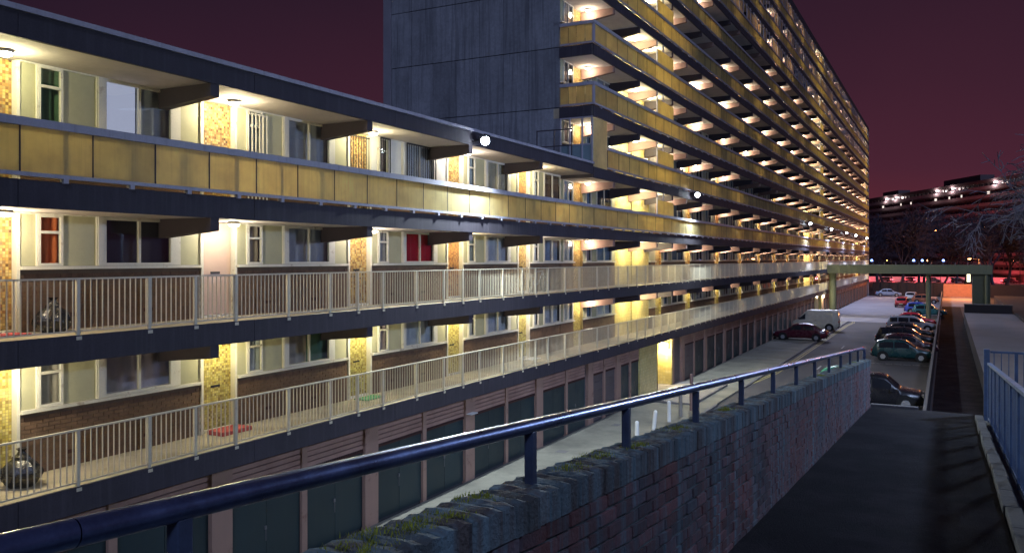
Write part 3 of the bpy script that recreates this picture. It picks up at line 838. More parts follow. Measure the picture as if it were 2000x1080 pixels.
def tower_level(k):
    zd = deck(k); soffit = deck(k + 1) - SLAB; h = soffit - zd
    sill = zd + 1.19; hw = soffit - sill - 0.02
    y_end = END
    if k > 1 or True:
        MB().box(W - 0.3, E - 0.065, GAB, y_end, zd - SLAB, zd).build("deck_slab", M_DECK, tower)
        MB().box(W - 0.2, E - 0.06, GAB + 0.07, y_end, zd - SLAB - 0.006, zd - SLAB - 0.001).build("soffit", M_SOFFIT, tower)
    n = 14; l = (y_end - GAB) / n
    for i in range(n):
        put("fascia_panel", cached(("tf",), lambda: MB().box(-0.065, 0, 0.006, l - 0.006, -SLAB - 0.012, 0.02).mesh("fascia_panel", M_FASCIA)), tower, (E + rnd.uniform(-.004, .004), GAB + i * l, zd))
    # brackets and lamps
    for p in PINK:
        t_bracket(p, soffit - 0.008, M_BRACKET, "br_p")
        if p > 40 and p < 168: t_bracket(p - 2.8, soffit - 0.008, M_BRACKET2, "br_d")
        off = (k >= 4 and rnd.random() < 0.10 and p > 40) or (k == 8 and 54 < p < 70)
        if not off:
            pw = (38 if k <= 3 else 54) * rnd.uniform(0.55, 1.35)
            if k >= 9: pw *= 1.3
            ceiling_lamp(tower, -14.2, p - 0.42, soffit - 0.01, pw, TWARM)
    for (a, b) in STAIRS:
        for q in (a - 0.7, a + 2.05, a + 4.8):
            t_bracket(q, soffit - 0.008, M_BRACKET if q > a else M_BRACKET2, "br_p" if q > a else "br_d")
        ceiling_lamp(tower, -13.95, a + 1.1, soffit - 0.01, 120, (1.0, 0.88, 0.50))
        ceiling_lamp(tower, -13.95, a + 3.5, soffit - 0.01, 120, (1.0, 0.88, 0.50))
        put("stair_wall", cached(("sw", round(h, 2)), lambda: MB().box(-0.2, 0, 0, 2.4, 0, h - 0.01).box(-0.2, -0.03, 2.62, 5.4, 0, h - 0.01).mesh("stair_wall", M_YTILE)), tower, (W, a, zd))
        put("stair_door", cached(("sd",), lambda: MB().box(-0.2, -0.06, 2.4, 2.62, 0, h - 0.01).mesh("stair_door", M_BRACKET2)), tower, (W, a, zd))
    # flats: walls between stairs
    stops = []
    y = GAB + 0.05
    for (a, b) in STAIRS:
        stops.append((y, a)); y = b
    stops.append((y, END))
    for (a, b) in stops:
        ps = [p for p in PINK if a < p < b]
        y = a
        for j, p in enumerate(ps):
            d0 = p - 1.0
            nxt = ps[j + 1] - 1.0 if j + 1 < len(ps) else b
            if d0 > y + 0.3: flat_wall(k, y, d0, zd, sill, hw)
            dk = M_MOSAICG if k == 1 else (M_MOSAICR if rnd.random() < .15 else M_MOSAIC)
            if p < 110 and k <= 8:
                put("door", cached(("tdoor", dk.name), lambda: MB().box(-0.2, -0.06, 0, 0.9, 0, h - 0.02).box(-0.2, 0.04, 0.9, 0.97, 0, h - 0.02).mesh("door", dk)), tower, (W, d0, zd))
            else:
                FARWIN["mosaic"].box(W - 0.2, W - 0.06, d0, d0 + 0.95, zd, soffit)
            y = d0 + 0.97
            flat_wall(k, y, nxt if j + 1 < len(ps) else b, zd, sill, hw)
            y = nxt
    # lower walls
    if k <= 2:
        for (a, b) in stops:
            ds = [(p - 1.0) for p in PINK if a < p < b]
            edges = [a] + [e_ for d in ds for e_ in (d, d + 0.97)] + [b]
            for q in range(0, len(edges), 2):
                if edges[q + 1] - edges[q] > 0.2:
                    MB().box(W - 0.2, W, edges[q], edges[q + 1], zd, sill - 0.06).build("lower_wall", M_BRICKTEX, tower)
    else:
        MB().box(W - 0.22, W - 0.21, GAB + .1, END, zd, sill - 0.06).build("lower_wall", M_BRICK, tower)
    # edge protection
    if k <= 2:
        br = put("balustrade", MB().box(-0.025, 0.025, GAB, END, 0.965, 0.995).box(-0.012, 0.012, GAB, END, 0.075, 0.10).mesh("balustrade", M_RAIL), tower, (RAIL_X - 0.06, 0, zd))
        m = MB(); yy = GAB + 0.03
        while yy < END:
            m.box(RAIL_X - 0.068, RAIL_X - 0.052, yy - 0.008, yy + 0.008, zd + 0.10, zd + 0.965)
            yy += 0.112
        tag(m.build("baluster_run", M_RAIL, br), kind="stuff")
        yy = GAB + 0.5
        while yy < END:
            if yy < 100:
                put("rail_post", cached("rpost", post_mesh), br, (RAIL_X - 0.06, yy, zd))
            else:
                REST["posts"].box(RAIL_X - 0.09, RAIL_X - 0.03, yy - .03, yy + .03, zd, zd + .99)
            yy += 1.27
    else:
        y0 = GAB if k != 4 else GAB + 1.6
        lim = {3: 95, 4: 80, 5: 70, 6: 64, 7: 58, 8: 54}.get(k, 0)
        parapet(tower, y0, END, zd, 1.385, lambda y: y < lim)
        # raised yellow screens in front of the stairs
        for (a, b) in STAIRS:
            if k >= 3 and k < 12:
                put("stair_screen", cached("sscr", lambda: MB().box(-0.012, 0.012, 0, 1.3, 1.012, 1.74).box(-0.012, 0.012, 1.31, 2.75, 1.012, 1.74).mesh("stair_screen", M_YELLOW)), tower, (E, a + 2.1, zd))
                put("screen_post", cached("sscp", lambda: MB().box(-0.03, 0.03, -0.03, 0.03, 1.0, h).box(-0.03, 0.03, 1.0, 1.05, 1.74, h).mesh("screen_post", M_TRIM)), tower, (E - 0.02, a + 2.05, zd))
    if k >= 9:
        m = MB(); pm = MB(); yy = GAB + 0.1
        while yy < END - 1.3:
            if rnd.random() < 0.55: m.box(E - 0.004, E + 0.008, yy + 0.05, yy + 1.2, zd + 1.03, zd + 1.86)
            pm.box(E - 0.03, E + 0.03, yy, yy + 0.045, zd + 1.01, zd + 2.14)
            yy += 1.25
        pm.box(E - 0.03, E + 0.03, GAB, END, zd + 1.86, zd + 1.9)
        tag(m.build("wind_screens", M_SCREEN, tower), kind="stuff")
        tag(pm.build("screen_posts", M_TRIM, tower), kind="stuff")
    # gable return of the balcony
    x0, x1 = W + 0.02, E
    if k >= 4:
        MB().box(x0 - 0.02, E - 0.068, GAB - 0.065, GAB - 0.002, zd - SLAB - 0.012, zd + 0.02).build("fascia_panel", M_FASCIA, tower)
    if k >= 5:
        MB().box(x0, E + 0.07, GAB - 0.08, GAB + 0.05, zd + 0.878, zd + 1.014).build("parapet_cap", M_TRIM, tower)
        MB().box(x0, E + 0.045, GAB - 0.05, GAB + 0.03, zd + 0.072, zd + 0.143).build("foot_rail", M_TRIM, tower)
        for q in range(4):
            a = x0 + q * 0.382
            put("parapet_panel", cached("gpp", lambda: MB().box(0.012, 0.37, -0.02, -0.008, 0.138, 0.882).mesh("parapet_panel", M_YELLOW)), tower, (a, GAB, zd))
        MB().box(E - 0.05, E + 0.05, GAB - 0.055, GAB + 0.05, zd + 0.145, zd + 0.876).build("corner_post", M_TRIM, tower)

def flat_wall(k, a, b, zd, sill, hw):
    """window band of a flat between a and b: panels and windows filling the span"""
    span = b - a
    near = a < 104 and counts["window"] < 290 and k <= 8
    segs = []
    if span > 5.5: tmpl = [("p", .3), ("w1", .48), ("p", .55), ("w2", 1.5), ("m", .2), ("p", .5), ("w2", 1.5), ("p", .6), ("w1", .5)]
    elif span > 2.5: tmpl = [("p", .3), ("w1", .48), ("p", .5), ("w2", 1.5), ("p", .4)]
    elif span > 1.2: tmpl = [("p", .3), ("w2", 1.2), ("p", .2)]
    else: tmpl = [("p", span)]
    s = span / sum(w for _, w in tmpl)
    y = a
    for t, w in tmpl:
        w *= s
        if near:
            if t == "p":
                slab_piece("infill_panel", tower, -0.03, 0.012, y, sill, w, hw, M_PALE)
            elif t == "m":
                slab_piece("mullion", tower, -0.03, 0.06, y, sill, w, hw, M_FRAME)
            else:
                counts["window"] += 1
                window(tower, y, sill, w, hw, "pair" if t == "w2" else "transom", rnd.choice(["grey", "blue", "dark", "net", "plum", "blue", "cream", "brown", "dark"]))
        else:
            if t in "pm":
                FARWIN["pale"].box(W - 0.03, W + 0.012, y, y + w, sill, sill + hw)
            else:
                f = FARWIN["frame"]
                f.box(W, W + 0.05, y, y + 0.05, sill, sill + hw).box(W, W + 0.05, y + w - 0.05, y + w, sill, sill + hw).box(W, W + 0.05, y + w / 2 - .025, y + w / 2 + .025, sill, sill + hw)
                FARWIN["pane"].box(W + 0.005, W + 0.02, y + 0.05, y + w - 0.05, sill, sill + hw)
                FARWIN["dark"].box(W - 0.12, W - 0.1, y, y + w, sill, sill + hw)
        y += w
    if near:
        slab_piece("window_sill", tower, -0.05, 0.09, a, sill - 0.06, span, 0.055, M_FRAME)
    else:
        FARWIN["frame"].box(W - 0.05, W + 0.09, a, b, sill - 0.06, sill - 0.005)

for k in range(1, 12): tower_level(k)
# roof slab of the tower
MB().box(-23.6, E - 0.065, GAB, END, TOP - SLAB, TOP + 0.2).build("roof_slab", M_FASCIA, tower)
MB().box(W - 0.2, E - 0.06, GAB + .07, END, TOP - SLAB - 0.006, TOP - SLAB - 0.001).build("soffit", M_SOFFIT, tower)
MB().box(E - 0.06, E + 0.02, GAB, END, TOP - SLAB - 0.01, TOP + 0.25).build("roof_fascia", M_FASCIA, tower)
for nm, mt, key in (("far_window_frames", M_FRAME, "frame"), ("far_panes", M_GLASS, "pane"), ("far_panels", M_PALE, "pale"), ("far_doors", M_MOSAIC, "mosaic"), ("far_brackets", M_BRACKET, "bracket"), ("far_rooms", M_CURTAINS["grey"], "dark")):
    if FARWIN[key].v: tag(FARWIN[key].build(nm, mt, tower), kind="stuff")
for nm, mb in REST["parapet_sheets"].items():
    if mb.v: tag(mb.build("far_parapet_sheets", MATS[nm], tower), kind="stuff")
tag(REST["posts"].build("far_parapet_posts", M_TRIM, tower), kind="stuff")
tag(REST["joints"].build("panel_joints", M_BRACKET2, tower), kind="stuff")
# far end wall
MB().box(-23.6, E + 0.0, END, END + 0.3, 0, TOP).build("end_wall", M_CLAD, tower)
# glazed gable terrace on the roof of the low block
zt = deck(4)
g = MB()
for x in (W + 0.05, W + 0.48, E - 0.5, E - 0.06):
    g.box(x - 0.03, x + 0.03, GAB - 0.06, GAB + 0.0, zt + 0.25, zt + 2.15)
g.box(W + 0.02, E - 0.03, GAB - 0.055, GAB - 0.005, zt + 2.09, zt + 2.15).box(W + 0.02, E - 0.03, GAB - 0.055, GAB - 0.005, zt + 0.95, zt + 1.0)
go = g.build("terrace_screen", M_TRIM, tower)
MB().box(W + 0.08, E - 0.09, GAB - 0.035, GAB - 0.025, zt + 1.0, zt + 2.09).build("pane", M_GLASS, go)
MB().box(W + 0.08, E - 0.04, GAB - 0.035, GAB - 0.02, zt + 0.2, zt + 0.95).build("screen_panel", M_TEAL, go)
g = MB()
for x in (-15.35, -14.55, -13.75):
    g.box(x - 0.02, x + 0.02, GAB - 0.82, GAB - 0.78, ROOF_TOP, ROOF_TOP + 1.35)
for z in (0.62, 1.3):
    g.box(-15.35, -13.75, GAB - 0.815, GAB - 0.785, ROOF_TOP + z, ROOF_TOP + z + 0.045)
g.build("terrace_rail", M_BRACKET2, tower)
MB().box(-0.02, 0.02, 0, 1.55, 0.03, 2.1).build("terrace_panel", M_PALEGLASS, tower, (E - 0.02, GAB + 0.02, zt))
# garages under the tower, with the two stair lobbies left open
def tk(i, y):
    return "slat" if (y < 36 or (46 < y < 49)) else "leaf"
for nm, (a, b) in enumerate([(GAB, 39.3), (46.4, 101.0), (107.6, END)]):
    garage_front(tower, a, b, a + 0.2, BAY if nm else 3.4, tk)
for (a, b) in ((39.3, 46.4), (101.0, 107.6)):
    MB().box(G - 6, G - 2.2, a, b, 0, deck(1) - SLAB).build("lobby_back", M_YTILE, tower)
    MB().box(G - 0.2, G - 0.02, a, a + 2.75, 0.0, deck(1) - SLAB - 0.01).build("lobby_screen", M_YTILE, tower)
    MB().box(G - 0.21, G - 0.01, a + 2.755, a + 2.84, 0.0, deck(1) - SLAB - 0.012).build("door_post", M_BRACKET2, tower)
    MB().box(G - 2.2, G - 0.02, a + 5.36, a + 5.56, 0, deck(1) - SLAB - 0.01).build("lobby_wall", M_YTILEX, tower)
    MB().box(G - 0.3, G - 0.0, a + 5.57, a + 5.8, 0, deck(1) - SLAB - 0.012).build("pier", M_PIER, tower)
    MB().box(G - 0.14, G - 0.08, a + 5.81, b - 0.02, 0.0, deck(1) - SLAB - 0.012).build("service_door", M_GARGREY, tower)

def wall_lamp(x, y, z, label, power, rz):
    o = empty("wall_lamp", (x, y, z), label, "lamp", "bulkhead lamps beside the stair lobbies", rz)
    put_local("lamp_base", MB().box(-0.06, 0.02, -0.22, 0.22, -0.16, 0.16).mesh("lamp_base", M_LAMPBODY), o)
    d = put_local("diffuser", MB().box(0.02, 0.15, -0.20, 0.20, -0.14, 0.14).mesh("diffuser", M_LAMP), o)
    b = d.modifiers.new("bevel", "BEVEL"); b.width = 0.03; b.segments = 2
    l = bpy.data.lights.new("lamp_light", "POINT"); l.energy = power; l.color = (1.0, 0.84, 0.5); l.shadow_soft_size = 0.1
    lo = bpy.data.objects.new("lamp_light", l); COL.objects.link(lo); lo.parent = o; lo.location = (0.34, 0, -0.06)
wall_lamp(G - 0.42, 44.60, 2.28, "glowing bulkhead lamp in the nearer yellow-tiled stair lobby above the kerb", 220, R(-90))
wall_lamp(G + 0.06, 107.1, 2.5, "glowing bulkhead lamp on the garage wall beside the footbridge column", 160, 0)

# ------------------------------------------------------------------ floodlights under the fourth deck edge
FL = [(22.5, "bright blue-white floodlight on the roof edge of the low block"),
      (47.2, "floodlight on the tower edge nearest the gable, above the yellow stair screens"),
      (91.7, "third floodlight along the building edge counting from the low block"),
      (109.7, "fourth floodlight along the tower edge, above the footbridge end"),
      (127.0, "fifth floodlight along the tower edge, just past the footbridge"),
      (141.0, "sixth floodlight along the tower edge, second from the far end"),
      (161.0, "last floodlight along the tower edge, at its far end")]
for i, (y, lb) in enumerate(FL):
    x, z = E + 0.34, 10.78
    o = empty("floodlight", (x, y, z), lb, "floodlight", "floodlights along the building edge")
    MB().box(-0.36, -0.12, -0.03, 0.03, -0.03, 0.03).build("arm", M_BLACK, o, (x, y, z))
    m = MB(); m.prism([(-0.14, 0.10), (0.12, 0.16), (0.16, -0.02), (-0.04, -0.14)], "y", -0.17, 0.17)
    m.build("housing", M_BLACK, o, (x, y, z), bevel=0.015)
    m = MB(); nu, nv = 14, 8
    for jv in range(nv + 1):
        ph = math.pi * jv / nv
        for iu in range(nu):
            th = 2 * math.pi * iu / nu
            m.v.append((0.10 + 0.135 * math.sin(ph) * math.cos(th), -0.10 + 0.135 * math.sin(ph) * math.sin(th), -0.06 + 0.135 * math.cos(ph)))
    for jv in range(nv):
        for iu in range(nu):
            m.f.append((jv * nu + iu, (jv + 1) * nu + iu, (jv + 1) * nu + (iu + 1) % nu, jv * nu + (iu + 1) % nu))
    m.build("lens", M_FLOOD, o, (x, y, z), smooth=True)
    l = bpy.data.lights.new("flood_beam", "SPOT"); l.energy = 3900 if i == 0 else (2800 if i == 1 else 3300); l.color = (0.80, 0.92, 1.0) if i < 2 else (0.64, 0.70, 1.0)
    l.spot_size = R(162); l.spot_blend = 0.6; l.shadow_soft_size = 0.1
    lo = bpy.data.objects.new("flood_beam", l); COL.objects.link(lo); lo.parent = o
    lo.location = (0.16, -0.1, -0.30)
    lo.rotation_euler = Vector((0.62, -0.12, -0.78)).to_track_quat("-Z", "Y").to_euler()

# ------------------------------------------------------------------ things left on the decks
def bin_bag(loc, label, s=1.0, seed=3):
    r = random.Random(seed); m = MB(); nu, nv = 20, 14
    ph = [r.uniform(0, 6) for _ in range(8)]
    for j in range(nv + 1):
        t = j / nv
        prof = math.sin(math.pi * min(1, t * 1.12 + 0.12)) ** 0.6 if t < 0.78 else max(0.12, 0.42 * (1 - (t - 0.78) / 0.16)) if t < .92 else 0.14 + (t - .92) * 1.8
        for i in range(nu):
            a = 2 * math.pi * i / nu
            k = 1 + 0.08 * math.sin(3 * a + ph[0]) + 0.07 * math.sin(7 * a + ph[1] + 5 * t) + 0.05 * math.sin(11 * a + ph[2] - 9 * t)
            rr = 0.30 * prof * k * s
            m.v.append((rr * math.cos(a), rr * math.sin(a), 0.62 * t * s))
    for j in range(nv):
        for i in range(nu):
            i2 = (i + 1) % nu
            m.f.append((j * nu + i, j * nu + i2, (j + 1) * nu + i2, (j + 1) * nu + i))
    m.f.append(tuple(reversed(range(nu)))); m.f.append(tuple(nv * nu + i for i in range(nu)))
    o = m.build("bin_bag", M_BAG, None, loc)
    return tag(o, label, "bin bag", "bin bags on the decks")
bin_bag((-14.25, 9.42, deck(2) + 0.004), "black bin bag leaning by the brick wall on the middle deck", 1.0, 3)
bin_bag((-14.05, 8.72, deck(1) + 0.004), "shiny black bin bag standing by the mosaic door on the lowest deck", 1.05, 8)
def doormat(loc, mat, label, w=0.8, d=0.45, h=0.03):
    return tag(MB().box(-d / 2, d / 2, -w / 2, w / 2, 0, h).build("doormat", mat, None, loc, bevel=0.008), label, "doormat")
doormat((-14.28, doors[2] + 0.45, deck(1) + 0.004), M_MATRED, "red step mat at the green mosaic door on the lowest deck", 0.85, 0.5, 0.09)
doormat((-14.28, doors[3] + 0.45, deck(1) + 0.004), M_MATGREEN, "green doormat at the third mosaic door on the lowest deck")
doormat((-14.28, doors[1] + 0.45, deck(2) + 0.004), M_MATRED, "red doormat at the leftmost mosaic door on the middle deck")
doormat((-14.28, doors[5] + 0.45, deck(1) + 0.004), M_WHITE, "pale doormat at the last mosaic door of the low block")

def bicycle(loc):
    o = empty("bicycle", loc, "bicycle leaning against the brick wall on the middle deck", "bicycle")
    for y in (-0.5, 0.5):
        w = put_local("wheel", MB().ring((0, 0, 0), "x", 0.31, 0.018, 28, 6).mesh("wheel", M_TYRE, True), o, (0, y, 0.33))
        m = MB()
        for i in range(12):
            a = i * math.pi / 6
            m.tube((0, 0, 0), (0, 0.3 * math.cos(a), 0.3 * math.sin(a)), 0.003, n=4)
        m.ring((0, 0, 0), "x", 0.29, 0.008, 28, 4)
        put_local("rim", m.mesh("rim", M_RIM), w)
    m = MB()
    A, B, C, D, F = (0, -0.5, .33), (0, -0.08, .30), (0, -0.22, .80), (0, 0.36, .82), (0, 0.5, .33)
    for p, q in ((A, B), (A, C), (B, C), (C, D), (B, D), (D, F)): m.tube(p, q, 0.016, n=6)
    put_local("frame", m.mesh("frame", M_RIM), o)
    m = MB().tube((-0.25, 0.4, 0.98), (0.25, 0.4, 0.98), 0.012, n=6).tube((0, 0.36, 0.82), (0, 0.4, 0.98), 0.014, n=6)
    put_local("handlebar", m.mesh("handlebar", M_BLACK), o)
    put_local("saddle", MB().prism([(-0.34, .88), (-0.08, .89), (-0.1, .93), (-0.34, .95)], "x", -0.05, 0.05).mesh("saddle", M_BLACK), o)
bicycle((-14.3, 29.6, deck(2) + 0.004))

# ================================================================== RAMP, BRICK WALL, HANDRAIL
SL = 0.0748
def ramp_z(y): return CAM_Z - 1.68 - SL * y
def wall_z(y): return CAM_Z - 0.693 - SL * y
RY0, RY1 = -3.0, 18.9
XL, XR = -1.412, -1.412 - 0.23
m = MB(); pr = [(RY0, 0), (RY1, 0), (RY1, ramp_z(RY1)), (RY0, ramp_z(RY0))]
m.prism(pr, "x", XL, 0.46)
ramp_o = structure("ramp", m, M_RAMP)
m = MB(); m.prism([(RY0, 0), (RY1, 0), (RY1, ramp_z(RY1) - 0.10), (RY0, ramp_z(RY0) - 0.10)], "x", 0.46, 0.98)
structure("ramp_verge", m, M_RAMPCONC)
# kerb on the right of the ramp: one block after another
kb = None
for i in range(24):
    y0 = RY0 + i * 0.914
    if y0 + 0.91 > RY1: break
    jx = rnd.uniform(-0.012, 0.012)
    m = MB(); m.prism([(y0 + 0.006, ramp_z(y0) - 0.2), (y0 + 0.906, ramp_z(y0 + 0.9) - 0.2), (y0 + 0.906, ramp_z(y0 + 0.9) + 0.07), (y0 + 0.006, ramp_z(y0) + 0.07)], "x", 0.465 + jx, 0.60 + jx)
    m.build("kerb_block", M_RAMPCONC, ramp_o, (0, 0, 0), bevel=0.012)
# landing edge and steps to the ground
steps = 24
for i in range(steps):
    z1 = ramp_z(RY1) * (1 - (i + 1) / steps)
    if z1 < 0.02: z1 = 0.02
    MB().box(-0.5, 0.46, RY1 + i * 0.27, RY1 + i * 0.27 + 0.275, 0, z1).build("step", M_RAMPCONC, ramp_o)
MB().box(XL, -0.52, RY1, RY1 + 0.14, 0, ramp_z(RY1) + 0.05).build("landing_edge", M_WALLCAP, ramp_o)
structure("path", MB().quad((-0.6, RY1, 0.012), (1.75, RY1, 0.012), (1.75, 173, 0.012), (-0.6, 173, 0.012)), M_RAMP)

wall = empty("brick_wall", (XL - 0.115, 8, 0), "low mossy brick wall with brick-on-edge top beside the ramp", "wall")
m = MB(); m.prism([(RY0, 0), (RY1, 0), (RY1, wall_z(RY1) - 0.12), (RY0, wall_z(RY0) - 0.12)], "x", XR + 0.01, XL - 0.012)
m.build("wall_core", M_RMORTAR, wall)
def sheared_brick(y0, L, zb, h, x0, x1, seed):
    """a worn brick whose bed follows the slope of the ramp"""
    r = random.Random(seed); j = lambda s=0.004: r.uniform(-s, s)
    out = r.uniform(-0.003, 0.006)
    v = []
    for (y, z) in ((0, 0), (L, 0), (L, h), (0, h)):
        zz = z - SL * y
        v.append((x0, y + j(), zz + j()))
    for (y, z) in ((0.004, 0.004), (L - 0.004, 0.004), (L - 0.004, h - 0.004), (0.004, h - 0.004)):
        v.append((x1 + out + j(0.002), y + j(), z - SL * y + j()))
    f = [(0, 1, 5, 4), (1, 2, 6, 5), (2, 3, 7, 6), (3, 0, 4, 7), (4, 5, 6, 7), (0, 3, 2, 1)]
    return v, f
# coping: bricks on edge
variants = []
for s in range(8):
    r = random.Random(100 + s)
    m = MB(); wv = 0.094
    # rounded and chipped block across the wall
    top = 0.115
    nx = 6
    base = len(m.v)
    ring = []
    for ix in range(nx + 1):
        x = XR - XL
        xx = x * (1 - ix / nx) + (r.uniform(-.004, .004))
        edge = 0.007 if ix in (0, nx) else 0.0
        a = [(xx, 0.0, -0.02), (xx, 0.004 + r.uniform(0, .006), top - 0.012 - edge + r.uniform(-.004, .003)), (xx, wv * 0.5, top - 0.004 - edge + r.uniform(-.004, .004)),
             (xx, wv - 0.004 - r.uniform(0, .006), top - 0.009 - edge + r.uniform(-.004, .003)), (xx, wv, -0.02)]
        a = [(p[0], p[1], p[2] - SL * p[1]) for p in a]
        ring.append([len(m.v) + q for q in range(5)]); m.v += a
    for ix in range(nx):
        for q in range(4):
            m.f.append((ring[ix][q], ring[ix][q + 1], ring[ix + 1][q + 1], ring[ix + 1][q]))
    m.f.append(tuple(ring[0])); m.f.append(tuple(reversed(ring[-1])))
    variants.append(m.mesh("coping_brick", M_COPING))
y = 0.6; n_c = 0
while y < RY1 - 0.1:
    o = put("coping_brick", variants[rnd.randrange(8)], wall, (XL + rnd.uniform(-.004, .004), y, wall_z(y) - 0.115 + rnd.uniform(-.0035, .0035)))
    y += 0.1015; n_c += 1
# mortar bed seen between the coping bricks
m = MB(); m.prism([(0.5, wall_z(0.5) - 0.13), (RY1, wall_z(RY1) - 0.13), (RY1, wall_z(RY1) - 0.022), (0.5, wall_z(0.5) - 0.022)], "x", XR + 0.012, XL - 0.012)
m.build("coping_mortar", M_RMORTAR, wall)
# stretcher courses
slots = []
for j in range(12):
    y = 1.2 - (0.1125 if j % 2 else 0)
    while y < RY1 - 0.25:
        slots.append((y, j)); y += 0.225
slots.sort()
bv = []
for s in range(10):
    v, f = sheared_brick(0, 0.213, 0, 0.064, -0.05, 0.004, 50 + s)
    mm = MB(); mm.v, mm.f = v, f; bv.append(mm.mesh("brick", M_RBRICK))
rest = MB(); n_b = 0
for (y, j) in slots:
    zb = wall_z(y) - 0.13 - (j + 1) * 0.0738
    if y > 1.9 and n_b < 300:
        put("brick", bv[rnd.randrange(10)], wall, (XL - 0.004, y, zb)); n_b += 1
    else:
        v, f = sheared_brick(0, 0.213, 0, 0.064, -0.05, 0.004, rnd.randrange(9999))
        b = len(rest.v)
        rest.v += [(p[0] + XL - 0.004, p[1] + y, p[2] + zb) for p in v]; rest.f += [tuple(b + q for q in ff) for ff in f]
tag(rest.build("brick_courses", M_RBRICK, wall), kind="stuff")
# moss cushions and grass blades on the coping
m = MB(); r = random.Random(5)
for i in range(330):
    cl = r.choice([(1.95, .06), (2.05, .12), (2.25, .10), (2.42, .07), (2.7, .14), (3.5, .1), (4.3, .07), (3.9, .13), (5.2, .1), (6.6, .12), (12, .1), (14.5, .1), (17, .12)])
    cy, cx = cl[0] + r.gauss(0, 0.07), XL - cl[1] - 0.02 + r.gauss(0, 0.03)
    cx = max(XR + .01, min(XL - .008, cx))
    z = wall_z(cy) - 0.008
    for b in range(7):
        a = r.uniform(0, 6.28); l = r.uniform(0.008, 0.022); w = 0.0022
        bx, by = cx + r.gauss(0, .012), cy + r.gauss(0, .018)
        m.v += [(bx - w * math.sin(a), by + w * math.cos(a), z), (bx + w * math.sin(a), by - w * math.cos(a), z), (bx + math.cos(a) * l * .6, by + math.sin(a) * l * .6, z + l)]
        q = len(m.v); m.f.append((q - 3, q - 2, q - 1))
tag(m.build("moss", M_MOSS, wall), kind="stuff")

# handrail
hr = empty("handrail", (-1.53, 8, wall_z(8)), "long dark blue tubular handrail along the top of the brick wall", "handrail")
def rail_c(y): return (-1.53, y, CAM_Z - 0.463 - SL * y)
seg = [-3.0, 1.05, 4.1, 9.3, 14.0, 18.3]
for a, b in zip(seg, seg[1:]):
    MB().tube(rail_c(a + 0.0015), rail_c(b - 0.0015), 0.0295, n=24, cap=False).build("rail", M_HANDRAIL, hr, smooth=True)
m = MB().tube(rail_c(18.3), (-1.53, 18.75, rail_c(18.75)[2] - 0.03), 0.0295, n=20).tube((-1.53, 18.75, rail_c(18.75)[2] - 0.03), (-1.53, 18.8, wall_z(18.8) - 0.02), 0.0295, n=20)
m.build("rail_end", M_HANDRAIL, hr)
for py_ in (1.31, 3.09, 4.25, 5.65, 7.08, 8.52, 9.95, 11.45, 12.95, 14.45, 15.95, 17.4):
    z0, z1 = wall_z(py_) - 0.03, rail_c(py_)[2] - 0.02
    MB().box(-1.55, -1.51, py_ - 0.021, py_ + 0.021, z0, z1).build("rail_post", M_RAILPOST, hr, bevel=0.004)

# blue fence on the right of the ramp
fen = empty("blue_fence", (0.72, 12, ramp_z(12)), "blue vertical-bar metal fence following the ramp on its right side", "fence")
def fz(y): return ramp_z(y) - 0.10
FX = 0.73
y = 18.6; i = 0
while y > -1:
    h = 1.12
    if i % 8 == 0:
        MB().box(FX - 0.03, FX + 0.03, y - 0.03, y + 0.03, fz(y) - 0.05, fz(y) + h + 0.03).build("fence_post", M_FENCE, fen, bevel=0.005)
    else:
        put("fence_bar", cached("fb", lambda: MB().box(-0.008, 0.008, -0.022, 0.022, 0.04, 1.11).mesh("fence_bar", M_FENCE)), fen, (FX, y, fz(y)))
    y -= 0.16; i += 1
m = MB(); m.prism([(-1, fz(-1) + 1.11), (18.6, fz(18.6) + 1.11), (18.6, fz(18.6) + 1.15), (-1, fz(-1) + 1.15)], "x", FX - 0.032, FX + 0.032)
m.build("top_rail", M_FENCE, fen)
m = MB(); m.prism([(-1, fz(-1) + 0.04), (18.6, fz(18.6) + 0.04), (18.6, fz(18.6) + 0.08), (-1, fz(-1) + 0.08)], "x", FX - 0.02, FX + 0.02)
m.build("bottom_rail", M_FENCE, fen)
fe2 = empty("cross_fence", (2.2, 18.9, ramp_z(18.9) - 0.1), "light-barred blue fence turning away at the foot of the ramp", "fence")
zf = 5.26
for i in range(40):
    x = 0.70 + i * 0.125
    if i % 5 == 4:
        MB().box(x - 0.03, x + 0.03, 18.87, 18.93, 3.7, zf).build("fence_post", M_FENCE, fe2)
    elif i == 0:
        MB().box(x - 0.05, x + 0.05, 18.85, 18.95, 3.5, zf + 0.03).build("fence_post", M_FENCE, fe2)
    else:
        put("fence_bar", cached("fb2", lambda: MB().box(-0.008, 0.008, -0.008, 0.008, 3.85, 5.22).mesh("fence_bar", M_FENCE)), fe2, (x, 18.9, 0))
MB().box(0.76, 5.7, 18.88, 18.92, zf - 0.04, zf - 0.0).build("top_rail", M_FENCE, fe2)
MB().box(0.76, 5.7, 18.885, 18.915, 3.84, 3.87).build("bottom_rail", M_FENCE, fe2)
structure("side_terrace", MB().box(0.985, 9.0, RY0, 19.4, 0, 3.55), M_RAMPCONC)

